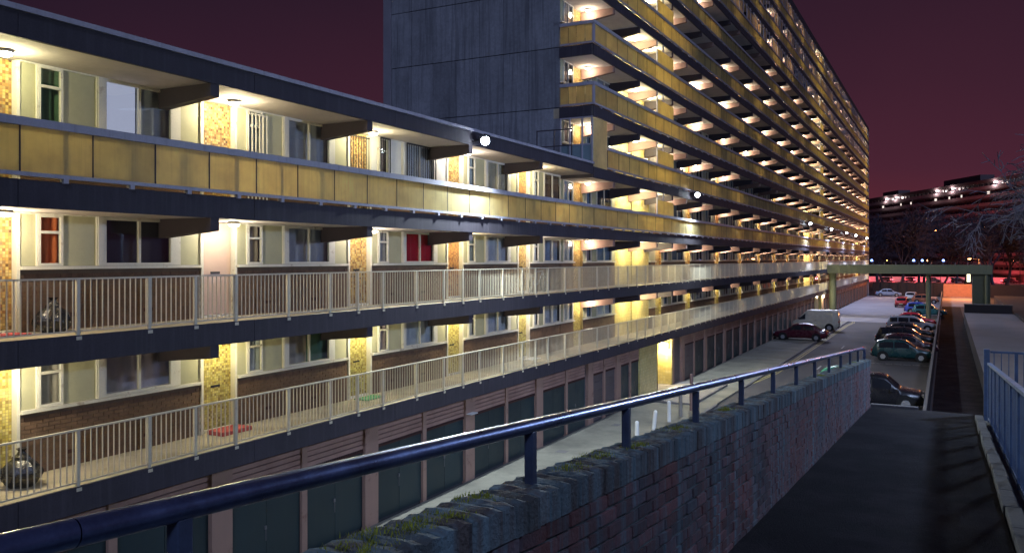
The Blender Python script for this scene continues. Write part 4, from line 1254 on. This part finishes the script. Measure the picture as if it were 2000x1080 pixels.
# ================================================================== PODIUM, LOW WALLS
structure("podium_edge_shade", MB().box(1.70, 1.745, 19.4, 106, 0, 0.99), M_DARKWALL)  # added dark sheet: shade on the podium side put into its colour
structure("podium", MB().box(1.75, 6.5, 19.4, 106, 0, 1.0), M_PODIUM)
structure("planter_bed", MB().box(6.52, 22, 19.4, 150, 0, 1.25), M_DARKWALL)
pw = empty("car_park_wall", (-0.75, 90, 0), "long thin wall with a pale cap between the car park and the sunken path", "wall")
MB().box(-0.83, -0.70, 19.6, 172.4, 0, 1.02).build("wall_body", M_DARKWALL, pw)
for i in range(51):
    MB().box(-0.85, -0.72, 19.6 + i * 3.0, 22.585 + i * 3.0, 1.024, 1.08).build("cap_stone", M_WALLCAP, pw)
plw = empty("planter_wall", (5, 107, 0), "low dark planter wall across the end of the podium", "wall")
MB().box(1.75, 6.4, 106.2, 107.0, 0, 1.9).build("wall_body", M_DARKWALL, plw)
MB().box(1.7, 6.45, 106.15, 107.05, 1.904, 1.98).build("cap_stone", M_RAMPCONC, plw)
bwl = empty("boundary_wall", (-5, 173.5, 0), "dark boundary wall closing the far end of the car park", "wall")
MB().box(E + 0.5, -0.6, 173.2, 173.6, 0, 2.55).build("wall_body", M_DARKWALL, bwl)
for i in range(8):
    MB().box(-12.6 + i * 1.5, -12.3 + i * 1.5, 173.0, 173.19, 0, 2.6).build("pier", M_DARKWALL, bwl)
MB().box(5.02, 60, 173.3, 173.6, 0, 2.3).build("wall_extension", M_DARKWALL, bwl)  # same wall, coloured dark to hold the orange pool at the path end
bw2 = empty("path_end_wall", (2, 173.5, 0), "brick wall lit orange at the end of the sunken path", "wall")
MB().box(-0.55, 5.0, 173.2, 173.6, 0, 2.4).build("wall_body", surf("plain_end_brick", (0.46, 0.22, 0.13), 0.9, 0.2, 2, 30, 0.1), bw2)
structure("lit_paving", MB().quad((-0.6, 138, 0.02), (5.5, 138, 0.02), (5.5, 173.2, 0.02), (-0.6, 173.2, 0.02)), surf("end_paving", (0.36, 0.30, 0.28), 0.9, 0.15, 1, 30, 0.1))

# footbridge
fb = empty("footbridge", (-4, 109.5, 0), "green-painted concrete footbridge crossing from the tower to the podium", "bridge")
MB().box(E + 0.05, 4.6, 108.6, 108.85, 5.28, 6.33).build("parapet_beam", M_BRIDGE, fb, bevel=0.03)
MB().box(E + 0.05, 4.6, 111.0, 111.25, 5.28, 6.33).build("parapet_beam", M_BRIDGE, fb, bevel=0.03)
MB().box(E + 0.05, 4.6, 108.86, 110.99, 5.35, 5.72).build("deck", M_BRIDGE, fb)
for x in (-12.55, -1.92):
    rr_ = 0.42 if x < -5 else 0.27
    MB().tube((x, 109.9, 0), (x, 109.9, 5.34), rr_, n=20).build("column", M_BRIDGE, fb, smooth=False)
MB().box(2.6, 4.4, 108.9, 110.9, 0, 5.34).build("pier", surf("dark_green_pier", (0.07, 0.085, 0.06), 0.7, 0.15, 1, 30, 0.1), fb)
MB().tube((4.0, 108.6, 1.0), (4.0, 108.6, 5.2), 0.16, n=12).build("column", M_BRIDGE, fb)
m = MB()
for x in (-11.5, 4.5):
    pass
for i in range(14):
    MB().box(-12.9 + i * 1.25, -12.86 + i * 1.25, 108.7, 108.74, 6.33, 6.62).build("rail_post", M_TRIM, fb)
MB().box(E + 0.05, 4.4, 108.69, 108.75, 6.62, 6.66).build("top_rail", M_BLACK, fb)
for i, x in enumerate((-8.0, -3.45, -2.55, -0.35)):
    o = empty("marker_lamp", (x, 108.72, 6.66), ["small blue lamp on the bridge rail nearest the tower", "second small blue lamp along the bridge rail", "third small blue lamp along the bridge rail", "small blue lamp on the bridge rail farthest from the tower"][i], "lamp", "small blue lamps on the footbridge")
    MB().tube((0, 0, 0), (0, 0, 0.10), 0.05, n=8).build("lamp_stem", M_BLACK, o, (x, 108.72, 6.66))
    MB().tube((0, 0, 0.10), (0, 0, 0.30), 0.13, 0.09, 10).build("lamp_head", M_BLUELAMP, o, (x, 108.72, 6.66))

# bollards
for i, (x, y, h, mt, lb) in enumerate([(-10.72, 31.0, 0.75, M_WHITE, "shortest-looking white bollard, first beyond the mossy wall"), (-10.7, 33.0, 0.85, M_WHITE, "white bollard leaning slightly, second beyond the mossy wall"),
        (-10.62, 34.9, 0.95, M_WHITE, "pale bollard third beyond the mossy wall"), (-10.55, 36.4, 1.0, M_PAVE, "grey bollard fourth beyond the mossy wall"), (-10.5, 38.0, 1.75, M_BRACKET, "tall brownish post at the kerb of the lobby pavement")]):
    m = MB(); lean = 0.09 if i == 1 else 0.0
    m.tube((0, 0, 0), (lean, 0, h - 0.05), 0.085, 0.08, 14).tube((lean, 0, h - 0.05), (lean, 0, h), 0.08, 0.04, 14)
    tag(m.build("bollard", mt, None, (x, y, 0.0)), lb, "bollard", "bollards by the garages")

# ================================================================== VEHICLES
def interp(t, pts):
    for (a, b), (c, d) in zip(pts, pts[1:]):
        if t <= c: return b + (d - b) * ((t - a) / (c - a) if c > a else 0)
    return pts[-1][1]
PROFILES = {  # t along length from rear 0 to nose 1: (belt height, roof height, half width)
    "hatch": dict(L=3.85, Wd=1.66, belt=[(0, .78), (.04, .86), (.5, .88), (.70, .88), (.74, .86), (.95, .70), (1, .50)], roof=[(0.02, .86), (.09, 1.28), (.22, 1.40), (.45, 1.42), (.56, 1.36), (.74, .87)]),
    "sedan": dict(L=4.4, Wd=1.72, belt=[(0, .70), (.03, .86), (.18, .90), (.5, .88), (.70, .87), (.74, .85), (.96, .68), (1, .48)], roof=[(.12, .90), (.26, 1.30), (.38, 1.40), (.52, 1.41), (.60, 1.35), (.75, .86)]),
    "estate": dict(L=4.5, Wd=1.72, belt=[(0, .74), (.03, .86), (.5, .88), (.70, .87), (.75, .85), (.96, .68), (1, .48)], roof=[(.02, .88), (.07, 1.36), (.2, 1.43), (.48, 1.43), (.58, 1.36), (.74, .86)]),
    "suv": dict(L=4.1, Wd=1.74, belt=[(0, .85), (.03, .95), (.5, .97), (.70, .96), (.75, .93), (.96, .80), (1, .55)], roof=[(.02, .95), (.08, 1.48), (.22, 1.56), (.5, 1.56), (.60, 1.48), (.74, .95)]),
    "van": dict(L=4.3, Wd=1.85, belt=[(0, 1.0), (.03, 1.05), (.6, 1.05), (.80, 1.05), (.90, 1.0), (.97, .85), (1, .5)], roof=[(.0, 1.05), (.015, 1.92), (.06, 1.98), (.6, 1.98), (.68, 1.90), (.88, 1.03)]),
}
PAINT = {}
def paint(name, col, rough=0.28):
    if name not in PAINT:
        m = surf("paint_" + name, col, rough, 0.06, 2, 60, 0, spec=0.6)
        PAINT[name] = m
    return PAINT[name]
def car_meshes(style, mat):
    P = PROFILES[style]; L, hw = P["L"], P["Wd"] / 2
    r0, r1 = P["roof"][0][0], P["roof"][-1][0]
    ts = sorted(set([0, .015, .04, .93, .96, .985, 1.0] + [i / 26 for i in range(27)] + [p[0] for p in P["roof"]] + [p[0] for p in P["belt"]]))
    def width(t):
        return hw * min(1, 0.80 + 0.20 * min(1, t / .10)) * min(1, 0.74 + 0.26 * min(1, (1 - t) / .16) ** 0.6)
    def sect(t):
        w = width(t); b = interp(t, P["belt"])
        r = interp(t, P["roof"]) if r0 <= t <= r1 else b
        r = max(r, b)
        cab = (r - b) / 0.55
        zl = 0.22 + (0.06 if t < .06 or t > .94 else 0)
        tum = 0.86 if style != "van" else 0.94
        wr = w * (1 - (1 - tum) * min(1, cab)) if cab > 0.02 else w * 0.94
        return [(0, zl), (w * .90, zl), (w * .985, zl + .14), (w, (zl + b) / 2 + .05), (w * .975, b), (wr * 0.985, b + (r - b) * .86 + 0.01), (wr * .90, r + .018), (wr * .5, r + .04), (0, r + .045)]
    m = MB(); rows = []
    for t in ts:
        s = sect(t); x = (t - .5) * L
        row = [len(m.v) + i for i in range(len(s) * 2 - 2)]
        m.v += [(x, p[0], p[1]) for p in s] + [(x, -p[0], p[1]) for p in reversed(s[1:-1])]
        rows.append(row)
    n = len(rows[0])
    for a, b in zip(rows, rows[1:]):
        for i in range(n):
            j = (i + 1) % n
            m.f.append((a[i], a[j], b[j], b[i]))
    m.f.append(tuple(reversed(rows[0]))); m.f.append(tuple(rows[-1]))
    body = m.mesh("body", mat, True)
    # side glass follows the cabin side
    def side_pt(t, f, off=0.012, s=1):
        q = sect(t); a, b = q[4], q[5]
        return ((t - .5) * L, s * (a[0] + (b[0] - a[0]) * f + off), a[1] + (b[1] - a[1]) * f)
    wins = []
    spans = {"hatch": [(.13, .36), (.38, .62)], "sedan": [(.24, .44), (.46, .66)], "estate": [(.07, .22), (.24, .44), (.46, .66)], "suv": [(.08, .22), (.24, .44), (.46, .66)], "van": [(.70, .84)]}[style]
    for s in (1, -1):
        for (a, b) in spans:
            g = MB(); k = 8
            for i in range(k + 1):
                t = a + (b - a) * i / k
                g.v += [side_pt(t, .08, s=s), side_pt(t, .93, s=s)]
            for i in range(k):
                g.f.append((2 * i, 2 * i + 2, 2 * i + 3, 2 * i + 1))
            wins.append(g.mesh("side_window", M_CARGLASS))
    def slope_glass(ta, tb, nm):
        g = MB(); k = 6
        for i in range(k + 1):
            t = ta + (tb - ta) * i / k; q = sect(t); w = q[6][0] * .93
            g.v += [((t - .5) * L, w, q[6][1] + .012), ((t - .5) * L, w * .5, q[7][1] + .014), ((t - .5) * L, -w * .5, q[7][1] + .014), ((t - .5) * L, -w, q[6][1] + .012)]
        for i in range(k):
            for c in range(3):
                g.f.append((4 * i + c, 4 * i + 4 + c, 4 * i + 5 + c, 4 * i + 1 + c))
        return g.mesh(nm, M_CARGLASS)
    rp = P["roof"]
    wins.append(slope_glass(rp[-2][0] + .02, rp[-1][0] - .015, "windscreen"))
    if style != "van": wins.append(slope_glass(rp[0][0] + .012, rp[1][0] + .01, "rear_window"))
    return body, wins, L, hw
CARS = {}
def make_car(style, pname, col, loc, rz, label, group="cars parked along the path wall", cat="car", lit=False, name="parked_car"):
    mat = paint(pname, col)
    key = (style, pname)
    if key not in CARS: CARS[key] = car_meshes(style, mat)
    body, wins, L, hw = CARS[key]
    o = empty(name, loc, label, cat, group, rz)
    bo = put_local("body", body, o)
    for w in wins: put_local(w.name.split(".")[0], w, o)
    if lit:
        zr = interp(.02, PROFILES[style]["belt"]) - .12
        for sy in (-1, 1):
            put_local("tail_light", cached("tlon", lambda: MB().box(-0.05, 0.06, -0.22, 0.22, -0.10, 0.10).mesh("tail_light", M_TAILON)), o, (-L / 2, sy * (hw * .72 - .12), zr))
            for sx in (-0.31, 0.31):
                put_local("wheel", cached("qwheel", lambda: MB().tube((0, -0.09, 0), (0, 0.09, 0), 0.3, n=12).mesh("wheel", M_TYRE)), o, (sx * L, sy * (hw - .075), 0.3))
        l = bpy.data.lights.new("added_tail_glow", "POINT"); l.energy = 750; l.color = (1.0, 0.08, 0.10); l.shadow_soft_size = 0.2  # added red lamp behind each queued car, lighting the barrier
        lo = bpy.data.objects.new("added_tail_glow", l); COL.objects.link(lo); lo.parent = o; lo.location = (-L / 2 - 0.5, 0, .8)
        return o
    wr = 0.29 if style not in ("van", "suv") else 0.33
    for sx in (-0.31, 0.31):
        for sy in (-1, 1):
            wx = sx * L
            def wm():
                m = MB().tube((0, -0.09, 0), (0, 0.09, 0), wr, n=20).ring((0, 0, 0), "y", wr - 0.01, 0.035, 20, 6)
                return m.mesh("wheel", M_TYRE)
            def rm():
                m = MB().tube((0, -0.095, 0), (0, 0.095, 0), wr * .58, n=16)
                for q in range(6):
                    a = q * math.pi / 3
                    for yy in (-0.101, 0.101):
                        m.tube((0, yy, 0), (wr * .62 * math.cos(a), yy, wr * .62 * math.sin(a)), 0.022, n=4)
                return m.mesh("rim", M_RIM)
            wh = put_local("wheel", cached(("wheel", wr), wm), o, (wx, sy * (hw - 0.075), wr))
            put_local("rim", cached(("rim", wr), rm), wh)
            # dark wheel arch
            put_local("wheel_arch", cached(("arch", wr), lambda: MB().tube((0, -0.012, 0), (0, 0.012, 0), wr + 0.075, n=20).mesh("wheel_arch", M_TYRE)), bo, (wx, sy * (hw - 0.004), wr + 0.02))
    zr = interp(.02, PROFILES[style]["belt"]) - .12
    for sy in (-1, 1):
        put_local("tail_light", cached(("tl", lit), lambda: MB().box(-0.03, 0.06, -0.13, 0.13, -0.08, 0.08).mesh("tail_light", M_TAILON if lit else M_TAIL)), o, (-L / 2 + 0.0, sy * (hw * .80 - .13), zr))
        put_local("headlight", cached("hl", lambda: MB().box(-0.14, 0.03, -0.15, 0.15, -0.06, 0.06).mesh("headlight", M_HEAD)), o, (L / 2 - 0.07, sy * (hw * .74 - .14), .60 if style not in ("van", "suv") else .72))
        put_local("mirror", cached("mir", lambda: MB().box(-0.05, 0.05, -0.09, 0.09, -0.06, 0.06).mesh("mirror", M_BLACK)), o, (interp(0, [(0, 0), (1, 1)]) + (.165 if style != "van" else .34) * L, sy * (hw + .06), .95 if style != "van" else 1.2))
        put_local("door_handle", cached("dh", lambda: MB().box(-0.08, 0.08, -0.012, 0.012, -0.015, 0.015).mesh("door_handle", M_BLACK)), bo, (-0.02 * L, sy * (hw * .99), .78 if style != "van" else 1.0))
    put_local("bumper", cached(("bf", style), lambda: MB().prism([(-hw * .86, -.07), (hw * .86, -.07), (hw * .86, .07), (-hw * .86, .07)], "x", -0.06, 0.05).mesh("bumper", M_BLACK)), o, (-L / 2 - 0.0, 0, .40))
    put_local("bumper", cached(("br", style), lambda: MB().prism([(-hw * .66, -.07), (hw * .66, -.07), (hw * .66, .07), (-hw * .66, .07)], "x", -0.05, 0.05).mesh("bumper", M_BLACK)), o, (L / 2 + 0.0, 0, .38))
    put_local("number_plate", cached("np", lambda: MB().box(-0.01, 0.008, -0.25, 0.25, -0.055, 0.055).mesh("number_plate", M_PLATE)), o, (-L / 2 - 0.065, 0, .52))
    return o

# parked along the path wall, noses towards +x
row = [
    ("suv", "black", (0.012, 0.012, 0.016), -2.95, 43.4, "black car nearest the ramp, seen over the landing edge"),
    ("hatch", "bright_green", (0.02, 0.26, 0.13), -4.15, 46.4, "bright green car just behind the black one beyond the ramp wall"),
    ("hatch", "dark_green", (0.008, 0.040, 0.046), -2.75, 63.9, "dark green hatchback standing alone with pale wheels"),
    ("hatch", "maroon", (0.045, 0.012, 0.02), -2.5, 68.9, "dark maroon hatchback half hidden behind the green hatchback"),
    ("estate", "soot", (0.016, 0.015, 0.02), -2.95, 75.2, "large black estate car in the middle of the parked row"),
    ("sedan", "charcoal", (0.04, 0.042, 0.052), -3.1, 81.3, "dark grey saloon behind the large black estate car"),
    ("estate", "silver", (0.22, 0.23, 0.26), -3.0, 90.3, "silver grey estate car in front of the red saloon"),
    ("sedan", "red", (0.42, 0.015, 0.03), -3.1, 96.6, "bright red saloon behind the silver estate car"),
    ("hatch", "navy", (0.05, 0.08, 0.40), -2.9, 118.6, "blue hatchback parked past the footbridge column"),
    ("hatch", "teal", (0.03, 0.16, 0.20), -1.9, 114.2, "teal car partly hidden by the footbridge column"),
    ("hatch", "orange_brown", (0.30, 0.10, 0.05), -3.0, 146.0, "orange-brown hatchback near the far boundary wall"),
]
for (st, pn, c, x, y, lb) in row:
    make_car(st, pn, c, (x, y, 0.004 if y < 100 else 0.034), R(rnd.uniform(-2, 2)), lb)
make_car("hatch", "red2", (0.50, 0.03, 0.03), (-5.8, 134, 0.034), R(88), "small red car with its rear to the camera in the far car park")
make_car("estate", "white", (0.6, 0.6, 0.62), (-5.2, 154, 0.034), R(86), "white estate car with its rear to the camera near the far wall")
make_car("sedan", "pale_blue", (0.16, 0.24, 0.38), (-9.6, 169.5, 0.034), R(2), "pale blue saloon standing side-on before the far boundary wall")
make_car("sedan", "dark_red", (0.075, 0.008, 0.02), (-11.2, 75.3, 0.055), R(180), "dark red saloon parked nose to the garages in front of the van", "vehicles parked on the garage apron")
make_car("van", "cream", (0.50, 0.47, 0.38), (-11.4, 86.2, 0.055), R(180), "cream panel van parked nose to the garages", "vehicles parked on the garage apron", "van", name="parked_van")

# cars added on the main road, standing for red streaks of traffic light
structure("far_road", MB().quad((-90, 262, 0.0), (90, 262, 0.0), (90, 290, 0.0), (-90, 290, 0.0)), M_ASPHALT)
bar = empty("added_glow_barrier", (0, 283, 0), "added pale barrier catching red light behind the queue of cars", "barrier")  # added as a pale surface to catch the cars' red light
for i in range(24):
    put("barrier_block", cached("bb", lambda: MB().prism([(-0.3, 0), (0.3, 0), (0.12, 0.35), (0.09, 1.5), (-0.09, 1.5), (-0.12, 0.35)], "y", 0, 3.96).mesh("barrier_block", M_BARRIER)), bar, (0, 0, 0))
    bl = bar.children[-1]; bl.rotation_euler = (0, 0, R(90)); bl.location = (-44 + i * 4.0 + 4, 0, 0)
QL = ["first", "second", "third", "fourth", "fifth", "sixth", "seventh", "eighth", "ninth", "tenth"]
for i in range(10):
    make_car(["hatch", "sedan", "estate"][i % 3], ["queue_grey", "queue_dark"][i % 2], [(0.1, 0.1, 0.11), (0.02, 0.02, 0.03)][i % 2], (-30 + i * 6.6, 278.6 + (i % 2) * 1.2, 0.004), R((18 if i > 3 else 158) + rnd.uniform(-6, 6)),
             QL[i] + " added car from the tower, standing for red traffic streaks on the far road", "added queue of cars on the far road", lit=True, name="stand_in_car")

# ================================================================== LAMP POSTS
def street_lamp(x, y, h, label, power, arm=1.0):
    o = empty("street_lamp", (x, y, 0), label, "street lamp", "orange street lamps")
    MB().tube((0, 0, 0), (0, 0, h - 0.1), 0.09, 0.05, 10).build("pole", M_BLACK, o, (x, y, 0))
    MB().tube((0, 0, h - 0.1), (-arm, 0, h), 0.04, 0.035, 8).build("arm", M_BLACK, o, (x, y, 0))
    MB().box(-arm - 0.5, -arm, -0.14, 0.14, h - 0.03, h + 0.08).build("housing", M_BLACK, o, (x, y, 0), bevel=0.03)
    MB().box(-arm - 0.46, -arm - 0.04, -0.13, 0.13, h - 0.16, h - 0.032).build("lamp_glass", M_SODIUM, o, (x, y, 0))
    if power: point("lamp_light", (x - arm - 0.25, y, h - 0.3), power, (1.0, 0.34, 0.10), 0.15, o)
street_lamp(4.9, 163, 7.1, "orange street lamp above the footbridge at the end of the path", 6500, 1.2)
street_lamp(-1.5, 262, 15.0, "tall orange street lamp high among the distant trees on the tower side", 350)
street_lamp(10.2, 258, 15.6, "tall orange street lamp among the trees, right of the other tall one", 350)
street_lamp(17.5, 262, 6.6, "low orange street lamp at the far right among branches", 500)
street_lamp(-3.8, 268, 6.6, "low orange street lamp seen beneath the footbridge between the columns", 500)
street_lamp(-14.5, 270, 6.6, "added low orange street lamp lighting the distant block near the tower end", 500)  # added to redden the lower far block behind the trees
def podium_lamp(x, y, z0, h, label, power):
    o = empty("podium_lamp", (x, y, z0), label, "street lamp")
    MB().tube((0, 0, 0), (0, 0, h), 0.08, 0.045, 10).build("pole", M_BLACK, o, (x, y, z0))
    MB().tube((0, 0, h), (-0.9, 0, h + 0.12), 0.035, 0.03, 8).build("arm", M_BLACK, o, (x, y, z0))
    MB().box(-1.4, -0.9, -0.14, 0.14, h + 0.1, h + 0.2).build("housing", M_BLACK, o, (x, y, z0), bevel=0.03)
    MB().box(-1.37, -0.93, -0.12, 0.12, h + 0.0, h + 0.098).build("lamp_glass", M_FLOOD, o, (x, y, z0))
    point("lamp_light", (x - 1.15, y, z0 + h - 0.15), power, (0.48, 0.64, 1.0), 0.45, o)
podium_lamp(6.3, 27.0, 1.0, 9.0, "cold blue-white street lamp standing on the podium beside the ramp", 4200)
# lit doorway beyond
kio = empty("kiosk", (4.4, 186, 0), "small dark kiosk with a brightly lit doorway beyond the path end", "kiosk")
MB().box(3.2, 6.4, 186, 189, 0, 5.2).build("walls", M_DARKWALL, kio)
MB().box(3.5, 4.1, 185.97, 185.99, 2.5, 4.6).build("doorway", M_DOORLIT, kio)
MB().box(2.9, 6.7, 185.7, 189.3, 5.204, 5.4).build("roof", M_FARBAND, kio)

# ================================================================== FAR SLAB BLOCK
far = empty("distant_block", (-7, 330, 0), "long distant slab block with dim pinkish decks behind the bare trees", "building")
ang = math.atan2(-41.5, 78.0)
def fp(u, n, z):
    """along the block, out towards the viewer, height"""
    dx, dy = math.sin(ang), math.cos(ang)
    return (26 + dx * (u) + (-dy) * 0 + n * (-dy) * 0.0 + n * -math.cos(ang), 265 + dy * u + n * math.sin(ang), z)
def fbox(mb, u0, u1, n0, n1, z0, z1):
    b = len(mb.v)
    for z in (z0, z1):
        for (u, n) in ((u0, n0), (u1, n0), (u1, n1), (u0, n1)):
            mb.v.append(fp(u, n, z))
    mb.f += [(b, b + 3, b + 2, b + 1), (b + 4, b + 5, b + 6, b + 7), (b, b + 1, b + 5, b + 4), (b + 1, b + 2, b + 6, b + 5), (b + 2, b + 3, b + 7, b + 6), (b + 3, b, b + 4, b + 7)]
UL = 160
m = MB(); fbox(m, -70, UL, -9, -1.2, 0, 31.3); m.build("core", M_FARBAND, far)
for k in range(1, 13):
    m = MB(); fbox(m, -70, UL, -1.3, 0.0, deck(k) - 0.42 - .6, deck(k) - .6 + (0.45 if k == 12 else 0)); m.build("deck_slab", M_FARBAND, far)
    if k < 12:
        m = MB(); fbox(m, -70, UL, -0.08, -0.02, deck(k) - .55, deck(k) + 0.45); m.build("parapet", M_FARWALL, far)
wf = MB(); wg = MB()
for k in range(1, 12):
    u = -68
    while u < UL - 3:
        fbox(wf, u, u + 1.6, -1.25, -1.15, deck(k) + 0.4, deck(k) + 1.5)
        fbox(wg, u + 0.1, u + 1.5, -1.16, -1.1, deck(k) + 0.5, deck(k) + 1.4)
        u += 2.6
tag(wf.build("window_frames", M_FARWALL, far), kind="stuff"); tag(wg.build("window_glass", M_FARGLASS, far), kind="stuff")
r = random.Random(9)
for i in range(15):
    k = r.choice([11, 10, 10, 10, 9]); u = r.uniform(-25, 120)
    m = MB(); fbox(m, u, u + r.choice([0.8, 1.4, 1.4, 2.4]), -1.09, -1.05, deck(k) + 0.55, deck(k) + 1.4)
    m.build("lit_window", M_WARMWIN, far)
M_FARLAMP = emit("far_deck_lamp", (1.0, 0.92, 0.9), 9.0)
for u in (-8, 8, 28, 52, 62, 92, 100):
    m = MB(); fbox(m, u, u + 1.3, -0.9, -0.5, deck(12) - 1.45, deck(12) - 1.15); o = m.build("deck_lamp", M_FARLAMP, far)
    c = fp(u, 0.6, deck(12) - 1.5)
    point("lamp_light", c, 420, (1.0, 0.8, 0.75), 0.4, far)
m = MB(); fbox(m, 40, 62, -7, -2.5, 31.3, 33.6); m.build("roof_house", M_FARBAND, far)
m = MB(); fbox(m, 95, 108, -7, -2.5, 31.3, 33.2); m.build("roof_house", M_FARBAND, far)
m = MB(); fbox(m, -15, -4, -7, -2.5, 31.3, 33.2); m.build("roof_house", M_FARBAND, far)

# ================================================================== BARE TREES
def grow_tree(seed, height, spread, depth=6, droop=0.0, tw=0.02, trunk_r=0.22, first=0.28, twigs=2):
    r = random.Random(seed); trunk, crown = MB(), MB()
    def rec(p, d, l, rad, dep):
        mb = trunk if dep >= depth - 1 else crown
        n = 3 if dep > 1 else 2
        q = p; rr = rad
        for s in range(n):
            nd = (d + Vector((r.gauss(0, .16), r.gauss(0, .16), r.gauss(0.04, .10) - droop * (depth - dep) * 0.05))).normalized()
            e_ = q + nd * (l / n); r2 = rad * (1 - 0.38 * (s + 1) / n)
            mb.tube(q, e_, rr, r2, 6 if dep >= depth - 1 else (4 if dep > 2 else 3), cap=False)
            if dep <= depth - 1 and dep > 0 and r.random() < (.75 if dep < 4 else .5):
                ax = nd.orthogonal().normalized(); ax.rotate(Matrix.Rotation(r.uniform(0, 6.28), 3, nd))
                sd = nd.copy(); sd.rotate(Matrix.Rotation(r.uniform(.5, 1.0), 3, ax))
                rec(e_, sd, l * r.uniform(.45, .68), max(tw * .5, r2 * .5), dep - 1)
            q, d, rr = e_, nd, r2
        if dep > 0:
            k = 2 if dep < depth else 4
            if dep <= 2: k = twigs
            for i in range(k):
                ax = d.orthogonal().normalized(); ax.rotate(Matrix.Rotation(2 * math.pi * (i + r.random() * .6) / k, 3, d))
                sd = d.copy(); sd.rotate(Matrix.Rotation(r.uniform(.22, .62) * spread, 3, ax))
                rec(q, sd, l * r.uniform(.62, .84), max(tw * .5, rr * .72), dep - 1)
    rec(Vector((0, 0, 0)), Vector((0, 0, 1)), height * first, trunk_r, depth)
    return trunk, crown
def tree_kind(seed, mat, **kw):
    t, c = grow_tree(seed, **kw)
    return t.mesh("trunk", mat), c.mesh("crown", mat)
def plant_tree(kind, loc, s, rz, label, group):
    o = empty("bare_tree", loc, label, "tree", group, rz); o.scale = (s, s, s)
    put_local("trunk", kind[0], o); put_local("crown", kind[1], o)
    return o
TA = tree_kind(1, M_BARK, height=15, spread=1.0, depth=6, tw=0.075, trunk_r=0.30, twigs=2)
TB = tree_kind(2, M_BARK, height=15, spread=1.15, depth=6, tw=0.075, trunk_r=0.28, twigs=2)
TC = tree_kind(4, M_BARK, height=14, spread=0.9, depth=6, tw=0.075, trunk_r=0.26, twigs=2)
kinds3 = [TA, TB, TC]
tx = [(-17, 196), (-12.5, 205), (-8.5, 192), (-4.5, 210), (-1, 198), (3.5, 207), (7, 194), (11, 203), (14.5, 196), (18.5, 206), (22.5, 198), (-22, 212), (-15, 226), (-6, 230), (2, 228), (10, 229), (18, 227), (26, 222)]
for i, (x, y) in enumerate(tx):
    where = ["first", "second", "third", "fourth", "fifth", "sixth", "seventh", "eighth", "ninth", "tenth", "eleventh", "twelfth", "thirteenth", "fourteenth", "fifteenth", "sixteenth", "seventeenth", "eighteenth"]
    rank = sorted(range(len(tx)), key=lambda q: tx[q][0] / tx[q][1])
    plant_tree(kinds3[i % 3], (x, y, 0), rnd.uniform(1.05, 1.35), rnd.uniform(0, 6.28), where[rank.index(i)] + " dark bare tree from the tower's far end, in the mass before the distant block", "dark bare trees beyond the boundary wall")
TN = tree_kind(7, M_BARKNEAR, height=13.5, spread=1.3, depth=5, tw=0.045, trunk_r=0.26, droop=0.9, twigs=2, first=0.26)
plant_tree(TN, (6.7, 70, 1.25), 1.62, 0.6, "pale bare tree with drooping twigs overhanging the podium at the right edge", "pale bare trees beside the podium")
plant_tree(TN, (8.2, 92, 1.25), 1.7, 2.4, "pale bare tree farther along the podium, partly behind the drooping one", "pale bare trees beside the podium")
plant_tree(TB, (-31.5, 45.5, 0), 1.0, 1.0, "bare tree top showing over the low block roof beside the gable", "bare trees behind the low block")
plant_tree(TA, (-36, 43, 0), 1.02, 3.0, "thin bare tree top over the low block roof, further from the gable", "bare trees behind the low block")
